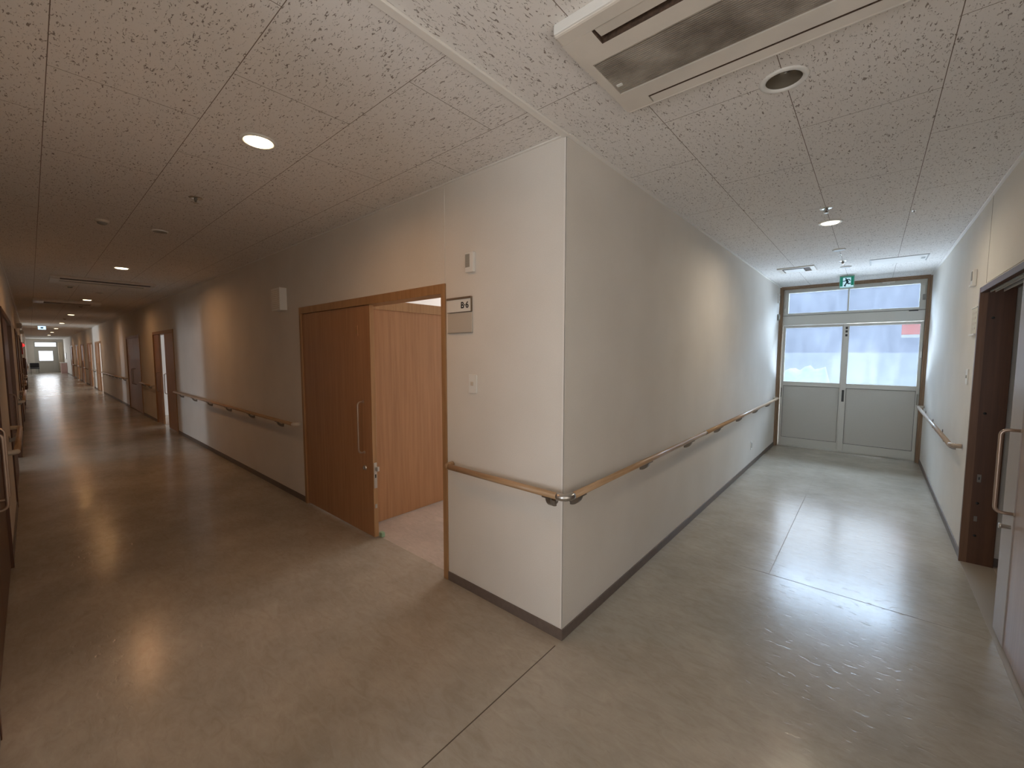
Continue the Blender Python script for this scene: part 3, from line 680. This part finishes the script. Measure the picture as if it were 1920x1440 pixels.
def detector(x, y, label, kind):
    if kind == 'sprinkler':
        r = root('sprinkler', label, 'sprinkler', (x, y, H))
        MB().lathe([(0, -0.004), (0.022, -0.006), (0.040, -0.003), (0.043, 0)], (0, 0, 0)).build('flange', 'lampglass', r)
        MB().lathe([(0, -0.03), (0.006, -0.03), (0.008, -0.015), (0.012, -0.004)], (0, 0, 0), 'z', 16).tube([(-0.012, 0, -0.006), (-0.014, 0, -0.02), (0, 0, -0.034)], 0.002, 8).tube([(0.012, 0, -0.006), (0.014, 0, -0.02), (0, 0, -0.034)], 0.002, 8).build('nozzle', 'steel_d', r)
        MB().lathe([(0, -0.038), (0.016, -0.037), (0.018, -0.035), (0, -0.034)], (0, 0, 0), 'z', 20).build('deflector', 'lampglass', r)
    elif kind == 'smoke':
        r = root('smoke_detector', label, 'smoke detector', (x, y, H))
        MB().lathe([(0.048, 0), (0.048, -0.010), (0.042, -0.016), (0.034, -0.018)], (0, 0, 0)).build('base', 'cream', r)
        MB().lathe([(0.034, -0.018), (0.030, -0.030), (0.018, -0.036), (0, -0.038)], (0, 0, 0)).build('sensor_dome', 'grey', r)
    else:
        r = root('ceiling_speaker' if kind == 'disc' else 'heat_detector', label, 'detector', (x, y, H))
        MB().lathe([(0.060, 0), (0.060, -0.006), (0.052, -0.011)], (0, 0, 0)).build('base', 'white', r)
        MB().lathe([(0.052, -0.011), (0.03, -0.014), (0, -0.015)], (0, 0, 0)).build('sensor_plate', 'grey', r)
    return r
detector(0.907, 2.21, 'chrome sprinkler just before the lit downlight in the right corridor', 'sprinkler')
detector(0.904, 3.88, 'flat round heat detector beyond the lit downlight', 'heat')
detector(0.905, 4.62, 'chrome sprinkler between two round detectors near the exit sign', 'sprinkler')
detector(0.917, 5.05, 'flat round detector just in front of the green exit sign', 'heat')
detector(1.42, 2.72, 'tiny sprinkler pin at the right of the lit downlight', 'sprinkler').scale = (0.35,) * 3
detector(0.90, 4.22, 'tiny pin between the heat detector and the sprinkler', 'sprinkler').scale = (0.3,) * 3
detector(-2.50, -1.006, 'round sprinkler beyond the first warm downlight', 'sprinkler')
detector(-3.715, -1.389, 'small sprinkler left of the round detector in the dark ceiling', 'smoke')
detector(-3.74, -1.008, 'flat round detector in the dark ceiling of the long corridor', 'heat')
detector(-8.9, -1.35, 'small detector just past the corridor air vent', 'smoke')
detector(-9.6, -0.95, 'flat detector between the vent and the third downlight', 'heat')
detector(-13.0, -1.0, 'small detector between the third and fourth downlights', 'smoke')
detector(-18.6, -1.05, 'small detector between the fourth and fifth downlights', 'smoke')

# ceiling vent and access panel by the exit
r = root('ceiling_vent', 'small oblong ceiling vent left of the exit sign', 'vent', (0, 0, 0))
MB().box(0.22, 0.62, 4.66, 4.70, H - 0.012, H).box(0.22, 0.62, 5.0, 5.04, H - 0.012, H).box(0.22, 0.27, 4.70, 5.0, H - 0.012, H).box(0.57, 0.62, 4.70, 5.0, H - 0.012, H).build('vent_frame', 'cream', r)
MB().box(0.27, 0.57, 4.70, 5.0, H - 0.004, H - 0.001).build('vent_throat', 'dust_shade', r)
MB().box(0.285, 0.50, 4.74, 4.99, H - 0.016, H - 0.011, 0.002).build('vent_flap', 'white', r)
r = root('access_panel', 'flush oblong ceiling access panel right of the exit sign', 'panel', (0, 0, 0))
MB().box(1.15, 1.66, 4.75, 5.17, H - 0.004, H).build('panel_frame', 'grey', r)
MB().box(1.165, 1.645, 4.765, 5.155, H - 0.006, H - 0.004).build('panel_board', simple('painted_access_board', (0.72, 0.70, 0.66), 0.7), r)
MB().box(1.60, 1.635, 4.90, 5.0, H - 0.009, H - 0.006).build('panel_latch', 'grey', r)

# ---------------------------------------------------------------- ceiling cassette air conditioner
def cassette(name, label, x0, x1, y0, y1, flapped=True):
    r = root(name, label, 'air conditioner', (0, 0, 0))
    zb, zt = H - 0.040, H
    W = x1 - x0; sx0, sx1 = x0 + 0.115, x1 - 0.115; gx0, gx1 = x0 + 0.035, x1 - 0.035
    ys = [y0, y0 + 0.062, y0 + 0.132, y0 + 0.205, y1 - 0.160, y1 - 0.078, y1 - 0.020, y1]
    # panel ring with two outlet slots and an intake bay
    b = MB()
    b.box(x0, x1, ys[0], ys[1], zb, zt, 0.008)
    b.box(x0, sx0, ys[1] - 0.006, ys[2], zb, zt); b.box(sx1, x1, ys[1] - 0.006, ys[2], zb, zt)
    b.box(x0, x1, ys[2], ys[3], zb, zt)
    b.box(x0, gx0, ys[3], ys[4], zb, zt); b.box(gx1, x1, ys[3], ys[4], zb, zt)
    b.box(x0, x1, ys[4], ys[5], zb, zt)
    b.box(x0, sx0, ys[5], ys[6], zb, zt); b.box(sx1, x1, ys[5], ys[6], zb, zt)
    b.box(x0, x1, ys[6] - 0.0, ys[7], zb, zt, 0.008)
    b.build('panel', 'acw', r)
    for e0, e1 in ((ys[0] - 0.004, ys[0] + 0.006), (ys[7] - 0.006, ys[7] + 0.004)): MB().box(x0 + 0.004, x1 - 0.004, e0, e1, zb + 0.006, zt, 0.003).build('panel_edge', 'white', r)
    MB().box(sx0, sx1, ys[1] - 0.006, ys[2], zt - 0.012, zt - 0.002).build('outlet_slot', 'dust_shade', r)
    MB().box(sx0, sx1, ys[5], ys[6], zt - 0.012, zt - 0.002).build('outlet_slot', 'dust_shade', r)
    MB().box(gx0, gx1, ys[3], ys[4], zt - 0.022, zt - 0.016).build('intake_filter', 'dust_shade', r)
    b = MB(); k = 0; y = ys[3] + 0.004
    while y < ys[4] - 0.004:
        b.box(gx0, gx1, y, y + 0.0050, zb + 0.002, zb + 0.010); y += 0.0094
    x = gx0
    while x < gx1: b.box(x, x + 0.004, ys[3], ys[4], zb + 0.010, zb + 0.018); x += 0.07
    b.box(gx0, gx1, ys[3], ys[3] + 0.004, zb - 0.001, zb + 0.014)
    b.build('intake_grille', 'grille', r)
    MB().box(gx0 + 0.012, gx0 + 0.035, ys[4] - 0.065, ys[4] - 0.052, zb - 0.002, zb + 0.006, 0.001).build('grille_catch', 'white', r)
    # flaps, hinged slightly open
    MB().box(sx0, sx1, ys[2] - 0.004, ys[2], zb + 0.0005, zt).build('outlet_slot', 'dust_shade', r)  # dark liners added so the slot gaps look shaded
    MB().box(sx0, sx0 + 0.005, ys[1], ys[2], zb + 0.0005, zt).build('outlet_slot', 'dust_shade', r)
    MB().box(sx0, sx1, ys[5] + 0.012, ys[5] + 0.0155, zb + 0.0035, zt - 0.012).build('outlet_slot', 'dust_shade', r)
    f1 = MB(); f1.prism([(sx0 + 0.010, ys[1] - 0.008, zb + 0.002), (sx0 + 0.010, ys[2] - 0.026, zb + 0.006), (sx0 + 0.010, ys[2] - 0.026, zb + 0.011), (sx0 + 0.010, ys[1] - 0.008, zb + 0.007)], (sx1 - sx0 - 0.014, 0, 0))
    f1.build('air_flap', 'acw', r)
    f2 = MB(); f2.prism([(sx0 + 0.004, ys[5] + 0.016, zb + 0.004), (sx0 + 0.004, ys[6] + 0.002, zb + 0.001), (sx0 + 0.004, ys[6] + 0.002, zb + 0.006), (sx0 + 0.004, ys[5] + 0.016, zb + 0.009)], (sx1 - sx0 - 0.008, 0, 0))
    f2.build('air_flap', 'acw', r)
    return r
cassette('air_conditioner', 'large dusty ceiling cassette air conditioner at the top of the picture', 0.355, 1.50, -0.620, -0.025)
r = root('air_conditioner', 'distant ceiling unit with a long dark slot in the long corridor', 'air conditioner')
MB().box(-8.30, -7.78, -1.60, -0.45, H - 0.035, H, 0.006).build('panel', 'acw', r)
MB().box(-7.79, -7.70, -1.50, -0.50, H - 0.036, H - 0.004).build('outlet_slot', 'alu_d', r)
MB().box(-7.70, -7.60, -1.60, -0.45, H - 0.030, H, 0.006).build('panel_edge', 'acw', r)
MB().box(-8.02, -7.98, -1.50, -0.55, H - 0.040, H - 0.034).build('air_flap', 'grey', r)
r = root('air_conditioner', 'farther ceiling unit with a pale edge in the long corridor', 'air conditioner')
MB().box(-12.35, -11.75, -1.75, -0.75, H - 0.045, H - 0.001, 0.006).build('panel', 'acw', r)
MB().box(-12.2, -11.9, -1.6, -0.9, H - 0.051, H - 0.045).build('intake_grille', 'grille', r)

# ---------------------------------------------------------------- exit sign
r = root('exit_sign', 'green and white running-man exit sign above the glazed exit', 'exit sign', (0.902, 5.86, 2.62))
MB().box(-0.084, 0.084, 0, 0.03, -0.088, 0.078, 0.003).box(-0.05, 0.05, 0.006, 0.024, 0.078, 0.083).build('sign_body', simple('sign_body_green', (0.25, 0.45, 0.36), 0.4), r)
MB().box(-0.076, 0.076, -0.003, 0, -0.080, 0.064).build('sign_face', 'exitw', r)
b = MB().box(-0.076, -0.045, -0.005, -0.003, -0.068, 0.064).box(0.045, 0.076, -0.005, -0.003, -0.060, 0.064).box(-0.045, 0.045, -0.005, -0.003, 0.053, 0.064)
b.build('sign_border', 'green', r)
b = MB(); b.lathe([(0, -0.0075), (0.0095, -0.0075), (0.0095, -0.003)], (-0.012, 0, 0.037), 'y', 20)
def limb(p, w=0.007):
    w *= 1.35
    for (x0, z0), (x1, z1) in zip(p, p[1:]):
        d = Vector((x1 - x0, 0, z1 - z0)).normalized(); nn = Vector((-d.z, 0, d.x)) * w
        a, c = Vector((x0, -0.003, z0)) - d * w * .4, Vector((x1, -0.003, z1)) + d * w * .4
        b.prism([a + nn, a - nn, c - nn, c + nn], (0, -0.004, 0))
limb([(-0.004, 0.022), (0.008, -0.012)], 0.010)
limb([(-0.004, 0.020), (-0.022, 0.006), (-0.042, 0.003)], 0.0042)
limb([(-0.002, 0.024), (0.022, 0.026), (0.036, 0.008)], 0.0045)
limb([(0.004, -0.010), (0.016, -0.034), (0.040, -0.034)], 0.0055)
limb([(0.002, -0.010), (-0.010, -0.036), (-0.026, -0.060), (-0.012, -0.064)], 0.0055)
b.build('running_figure', 'exitf', r)
r = root('exit_sign', 'small glowing blue-white exit sign far down the long corridor', 'exit sign', (-24.3, -1.47, 2.60))
r.scale = (0.55, 0.55, 0.55)
MB().box(0, 0.03, -0.21, 0.21, -0.14, 0.14, 0.004).build('sign_body', 'white', r)
MB().box(0.03, 0.034, -0.19, 0.19, -0.12, 0.12).build('sign_face', emis('distant_sign_glow', (0.50, 0.72, 1.0), 1.0), r)
MB().box(0.034, 0.038, -0.07, 0.07, -0.05, 0.05, 0.002).build('sign_mark', 'exitf', r)
for hy in (-0.1, 0.1): MB().tube([(0.015, hy, 0.13), (0.015, hy, 0.150)], 0.006, 8).build('hanger', 'white', r)

# ---------------------------------------------------------------- handrails
RZ = 0.838; RR = 0.0185; RO = 0.068
def elbow(c, d0, d1, k=0.03, n=8):
    """points of a rounded corner at c from direction d0 into d1"""
    c, d0, d1 = Vector(c), Vector(d0), Vector(d1); P = []
    for i in range(n + 1):
        a = math.pi / 2 * i / n
        P.append(c - d0 * k + d0 * k * math.sin(a) + d1 * k * (1 - math.cos(a)))
    return P
def bracket(par, p, nrm, along):
    """wall bracket under the rail: p is the rail centre, nrm points from the wall to the rail"""
    p, nrm, along = Vector(p), Vector(nrm), Vector(along); w0 = p - nrm * RO
    pts = []
    for i in range(9):
        a = math.pi / 2 * i / 8
        pts.append(w0 + Vector((0, 0, -0.084)) + nrm * (RO * math.sin(a)) + Vector((0, 0, 0.069 * (1 - math.cos(a)))))
    for i in range(9):
        a = math.pi / 2 * (8 - i) / 8
        pts.append(w0 + Vector((0, 0, -0.052)) + nrm * (RO * 0.78 * math.sin(a)) + Vector((0, 0, 0.033 * (1 - math.cos(a)))))
    t = 0.014
    b = MB().prism([q - along * t for q in pts], along * 2 * t)
    ax = 'y' if abs(nrm.y) > 0.5 else 'x'; s = 1 if (nrm.x + nrm.y) > 0 else -1
    b.lathe([(0, 0.005 * s), (0.022, 0.005 * s), (0.025, 0.002 * s), (0.025, 0)], w0 + Vector((0, 0, -0.052)), ax, 24)
    cap = p + Vector((0, 0, -RR - 0.003))
    q = nrm * 0.013; e = along * 0.028
    b.prism([cap - q - e, cap + q - e, cap + q + e, cap - q + e], (0, 0, 0.006))
    return b.build('rail_bracket', 'steel_d', par)
def tub(par, name, path, m, r=RR, seg=20): return MB().tube(path, r, seg).build(name, m, par)

# corner rail
hr = root('handrail', 'round wooden handrail wrapping the wall corner with a metal elbow', 'handrail')
tub(hr, 'rail_bar', [(-0.860, -RO, RZ), (0.018, -RO, RZ)], 'railx')
tub(hr, 'rail_bar', [(RO, -0.018, RZ), (RO, 2.285, RZ)], 'raily')
tub(hr, 'rail_bar', [(RO, 2.305, RZ), (RO, 6.30, RZ)], 'raily')
tub(hr, 'corner_elbow', [(0.010, -RO, RZ), (0.02, -RO, RZ)] + elbow((RO, -RO, RZ), (1, 0, 0), (0, 1, 0), 0.040) + [(RO, -0.018, RZ), (RO, -0.008, RZ)], 'steel', RR + 0.0012)
tub(hr, 'joint_ring', [(RO, 2.283, RZ), (RO, 2.307, RZ)], 'steel_d', RR + 0.0015)
tub(hr, 'end_return', elbow((-0.895, -RO, RZ), (-1, 0, 0), (0, 1, 0), 0.034) + [(-0.895, -0.004, RZ)], 'railx', RR + 0.0005)
tub(hr, 'end_return', elbow((RO, 6.335, RZ), (0, 1, 0), (-1, 0, 0), 0.034) + [(0.004, 6.335, RZ)], 'cream', RR + 0.0005)
bracket(hr, (-0.055, -RO, RZ), (0, -1, 0), (1, 0, 0))
for y in (0.085, 1.0, 1.93, 2.86, 3.80, 4.73, 5.66): bracket(hr, (RO, y, RZ), (1, 0, 0), (0, 1, 0))
# long corridor, north wall
def north_rail(x0, x1, label, n):
    h = root('handrail', label, 'handrail')
    tub(h, 'rail_bar', [(x0 + 0.035, -RO, RZ), (x1 - 0.035, -RO, RZ)], 'railx', seg=14)
    tub(h, 'end_return', elbow((x1, -RO, RZ), (1, 0, 0), (0, 1, 0), 0.034) + [(x1, -0.004, RZ)], 'cream', RR + 0.0005, 14)
    tub(h, 'end_return', elbow((x0, -RO, RZ), (-1, 0, 0), (0, 1, 0), 0.034) + [(x0, -0.004, RZ)], 'cream', RR + 0.0005, 14)
    for k in range(n): bracket(h, (x1 - (x1 - x0) * (k + 0.5) / n, -RO, RZ), (0, -1, 0), (1, 0, 0))
    return h
north_rail(-8.98, -3.34, 'long wooden handrail on the wall between the first two doors', 6)
north_rail(-12.80, -11.24, 'short wooden handrail between the second and third doors', 2)
north_rail(-21.60, -15.25, 'wooden handrail beyond the third door, leading to the distant doors', 7)
north_rail(-25.30, -24.1, 'short distant handrail between the fourth and fifth doors', 2)
north_rail(-29.45, -27.7, 'short distant handrail between the fifth and sixth doors', 2)
north_rail(-33.5, -31.9, 'short distant handrail after the sixth door', 2)
north_rail(-38.0, -35.8, 'distant handrail after the seventh door', 2)
def south_rail(x0, x1, label, n):
    h = root('handrail', label, 'handrail')
    y = WA + RO
    tub(h, 'rail_bar', [(x0 + 0.035, y, RZ), (x1 - 0.035, y, RZ)], 'railx', seg=14)
    tub(h, 'end_return', elbow((x1, y, RZ), (1, 0, 0), (0, -1, 0), 0.034) + [(x1, WA + 0.004, RZ)], 'cream', RR + 0.0005, 14)
    tub(h, 'end_return', elbow((x0, y, RZ), (-1, 0, 0), (0, -1, 0), 0.034) + [(x0, WA + 0.004, RZ)], 'cream', RR + 0.0005, 14)
    for k in range(n): bracket(h, (x1 - (x1 - x0) * (k + 0.5) / n, y, RZ), (0, 1, 0), (1, 0, 0))
    return h
south_rail(-5.27, -3.64, 'short handrail between the two nearest doors at the left edge', 2)
south_rail(-11.2, -8.65, 'handrail on the left wall after the dark door with the pull handle', 3)
south_rail(-15.8, -13.7, 'handrail on the left wall before the red lamp', 2)
south_rail(-20.0, -18.3, 'handrail on the left wall under the red alarm lamp', 2)
south_rail(-27.2, -25.4, 'distant handrail on the left wall past the bright opening', 2)
south_rail(-40.9, -29.6, 'longest distant handrail on the left wall', 6)
# east wall rail
h = root('handrail', 'round pale handrail on the right wall running to the glazed exit', 'handrail')
xr = WB - RO
tub(h, 'rail_bar', [(xr, 3.10, RZ), (xr, 6.30, RZ)], 'railg')
tub(h, 'end_return', elbow((xr, 3.065, RZ), (0, -1, 0), (1, 0, 0), 0.034) + [(WB - 0.004, 3.065, RZ)], 'railg', RR + 0.0005)
tub(h, 'end_return', elbow((xr, 6.335, RZ), (0, 1, 0), (1, 0, 0), 0.034) + [(WB - 0.004, 6.335, RZ)], 'cream', RR + 0.0005)
for y in (3.4, 4.3, 5.2, 6.1): bracket(h, (xr, y, RZ), (-1, 0, 0), (0, 1, 0))

# ---------------------------------------------------------------- wall fittings near the corner
r = root('call_speaker', 'small white wall box with a grey grille above the B-6 sign', 'speaker', (-0.703, 0, 2.158))
MB().box(-0.037, 0.037, -0.022, 0, -0.062, 0.062, 0.004).build('body', 'white', r)
b = MB().box(-0.031, 0.006, -0.024, -0.021, -0.030, 0.050)
b.build('grille_plate', 'grey', r)
b = MB()
for i in range(9): b.box(-0.030, 0.005, -0.0255, -0.024, -0.027 + i * 0.0085, -0.0235 + i * 0.0085)
b.build('grille_slats', simple('grille_slat', (0.42, 0.40, 0.35), 0.5), r)
r = root('light_switch', 'cream wall switch between the B-6 sign and the corner handrail', 'switch', (-0.692, 0, 1.395))
MB().box(-0.036, 0.036, -0.008, 0, -0.060, 0.060, 0.003).build('cover_plate', 'white', r)
MB().box(-0.016, 0.010, -0.012, -0.008, -0.012, 0.014, 0.002).build('rocker', 'cream', r)
r = root('room_sign', 'white room sign reading B-6 beside the open door', 'sign', (-0.810, 0, 1.90))
MB().box(-0.115, 0.112, -0.012, 0, -0.043, 0.043, 0.001).build('sign_plate', 'white', r)
MB().box(-0.117, 0.114, -0.018, 0, 0.037, 0.050, 0.001).box(0.1105, 0.114, -0.014, 0, -0.043, 0.037, 0.001).box(-0.117, 0.114, -0.013, 0, -0.0455, -0.0425, 0.001).build('sign_frame', simple('bronze_sign_frame', (0.22, 0.16, 0.11), 0.4, 0.3), r)
fc = D.curves.new('room_number', 'FONT'); fc.body = 'B\u00b76'; fc.size = 0.056; fc.extrude = 0.0006; fc.offset = 0.0012; fc.align_x = 'CENTER'; fc.align_y = 'CENTER'
fo = D.objects.new('tmp_text', fc); COL.objects.link(fo)
bpy.context.view_layer.update()
me = D.meshes.new_from_object(fo.evaluated_get(bpy.context.evaluated_depsgraph_get())); D.objects.remove(fo, do_unlink=True)
me.materials.clear(); me.materials.append(MT['black'])
to = D.objects.new('room_number', me); COL.objects.link(to); to.parent = r; to.location = (0.055, -0.0130, -0.004); to.rotation_euler = (math.pi / 2, 0, 0)
r = root('name_plate', 'blank beige name plate under the B-6 sign', 'plate', (-0.808, 0, 1.785))
MB().box(-0.117, 0.116, -0.010, 0, -0.062, 0.066, 0.004).build('plate', 'plate', r)
MB().box(-0.117, 0.116, -0.012, -0.001, -0.065, -0.061, 0.001).build('plate_edge', 'grey', r)
# speaker box left of the door
r = root('wall_speaker', 'white box speaker high on the wall left of the open door', 'speaker', (-3.69, 0, 2.17))
MB().box(-0.115, 0.115, -0.075, 0, -0.12, 0.12, 0.004).build('body', 'white', r)
b = MB()
for i in range(10): b.box(-0.095, 0.095, -0.078, -0.074, -0.10 + i * 0.021, -0.092 + i * 0.021)
b.build('grille_slats', 'cream', r)
# right wall (x = 0) near the exit
r = root('wall_outlet', 'low white wall socket under the long handrail near the exit', 'socket', (0, 4.72, 0.302))
MB().box(0, 0.007, -0.036, 0.036, -0.060, 0.060, 0.002).build('cover_plate', 'white', r); MB().box(0.007, 0.010, -0.014, 0.014, -0.035, 0.035, 0.001).build('socket_face', 'grey', r)
r = root('wall_switch_box', 'small grey box on the left wall beside the exit frame', 'switch', (0, 6.36, 2.19))
MB().box(0, 0.025, -0.035, 0.035, -0.05, 0.05, 0.003).build('body', 'grey', r); MB().box(0.025, 0.03, -0.02, 0.02, -0.03, 0.03, 0.002).build('button', 'white', r)
r = root('wall_sensor', 'thin white sensor high on the left wall beside the exit frame', 'sensor', (0, 6.33, 2.50))
MB().box(0, 0.022, -0.03, 0.03, -0.075, 0.075, 0.003).build('body', 'white', r); MB().box(0.022, 0.026, -0.015, 0.015, -0.04, 0.04, 0.002).build('lens', 'grey', r)
# east wall fittings
r = root('call_speaker', 'white call box on the right wall above the notice holder', 'speaker', (WB, 3.07, 2.185))
MB().box(-0.024, 0, -0.036, 0.036, -0.065, 0.065, 0.004).build('body', 'white', r); MB().box(-0.027, -0.023, -0.028, 0.016, -0.02, 0.052, 0.002).build('grille_plate', 'grey', r)
MB().box(-0.034, -0.02, -0.03, 0.03, -0.066, -0.052, 0.003).build('pull_tab', 'white', r)
r = root('notice_holder', 'clear notice holder with papers on the right wall by the doorway', 'notice holder', (WB, 2.93, 1.84))
MB().box(-0.010, 0, -0.11, 0.11, -0.10, 0.10, 0.002).build('back_plate', 'yell', r)
MB().box(-0.022, 0, -0.115, 0.115, -0.110, -0.098, 0.002).box(-0.016, 0, -0.115, 0.115, 0.098, 0.106, 0.002).build('holder_rail', 'white', r)
b = MB()
for k in range(4): b.box(-0.0115, -0.010, -0.08 + 0.02 * (k % 2), 0.07, 0.055 - k * 0.04, 0.070 - k * 0.04)
b.build('printed_lines', 'plate', r)
r = root('light_switch', 'white double switch on the right wall above the handrail end', 'switch', (WB, 3.08, 1.405))
MB().box(-0.009, 0, -0.036, 0.036, -0.062, 0.062, 0.003).build('cover_plate', 'white', r); MB().box(-0.013, -0.008, -0.018, 0.012, -0.012, 0.012, 0.002).build('rocker', 'grey', r)

# ---------------------------------------------------------------- far end of the long corridor
r = root('fire_alarm', 'glowing red alarm lamp on a white panel on the left wall', 'alarm', (-20.0, WA, 1.84))
MB().lathe([(0.06, 0), (0.06, 0.02), (0.045, 0.05), (0.02, 0.075), (0, 0.08)], (0, 0, 0), 'y', 24).build('lamp', 'redlamp', r)
MB().box(-0.10, 0.10, 0, 0.03, -0.30, 0.10, 0.004).build('panel', 'red', r)
r = root('hose_cabinet', 'dark fire hose cabinet below the red alarm lamp', 'cabinet', (-20.6, WA, 0.0))
MB().box(-0.35, 0.35, 0.002, 0.06, 0.35, 1.42, 0.005).build('cabinet_body', 'dark', r); MB().box(-0.32, 0.32, 0.06, 0.075, 0.38, 1.39, 0.003).build('cabinet_door', 'dark', r); MB().box(0.22, 0.26, 0.075, 0.09, 0.8, 0.95, 0.003).build('latch', 'steel', r)
for i, (x, z, lab) in enumerate([(-14.6, 2.25, 'small white name lamp nearest on the left wall'), (-19.2, 2.25, 'small white name lamp above the red alarm lamp'), (-26.3, 2.22, 'small white name lamp past the bright opening on the left')]):
    r = root('door_lamp', lab, 'lamp', (x, WA, z)); MB().box(-0.12, 0.12, 0, 0.07, -0.06, 0.06, 0.004).build('housing', 'white', r); MB().box(-0.11, 0.11, 0.07, 0.085, -0.05, 0.05, 0.004).build('diffuser', 'white', r)
r = root('notice_board', 'pale notice board on the left wall beyond the alarm lamp', 'notice board', (-21.6, WA, 1.55))
MB().box(-0.5, 0.5, 0, 0.03, -0.22, 0.22, 0.003).build('frame', 'white', r); MB().box(-0.46, 0.46, 0.03, 0.034, -0.19, 0.19).build('paper', 'yell', r)
r = root('bench', 'dark backed bench at the far end of the long corridor', 'bench', (-47.6, -1.66, 0))
MB().box(-0.45, 0.45, -0.24, 0.24, 0.36, 0.44, 0.02).build('seat', 'seat', r); MB().box(-0.45, -0.38, -0.24, 0.24, 0.44, 0.80, 0.02).build('backrest', 'seat', r)
for sx in (-0.4, 0.4):
    for sy in (-0.2, 0.2): MB().tube([(sx, sy, 0), (sx, sy, 0.37)], 0.015, 8).build('leg', 'steel_d', r)
r = root('wash_counter', 'pinkish counter with a notice at the far right end', 'counter', (-46.5, -0.20, 0))
MB().box(-0.6, 0.6, -0.12, 0.19, 0, 0.80, 0.01).build('cabinet_body', simple('pinkish_laminate', (0.55, 0.36, 0.32), 0.4), r); MB().box(-0.62, 0.62, -0.16, 0.195, 0.80, 0.84, 0.005).build('worktop', 'white', r)
r = root('notice_board', 'pale notice board above the far counter', 'notice board', (-46.5, 0, 1.35))
MB().box(-0.5, 0.5, -0.03, 0, -0.25, 0.25, 0.003).build('frame', 'grey', r); MB().box(-0.46, 0.46, -0.034, -0.03, -0.22, 0.22).build('paper', 'white', r)
b = MB(); pts = [(XE + 0.35 + 0.02 * math.sin(i * 1.5), -0.32 + i * 0.012) for i in range(22)]
for (xa, ya_), (xb, yb2) in zip(pts, pts[1:]): b.prism([(xa, ya_, 0.03), (xb, yb2, 0.03), (xb, yb2, 2.45), (xa, ya_, 2.45)], (0.005, 0, 0))
b.build('curtain', 'curtain', None, label='cream curtain hanging at the right of the far exit', category='curtain')
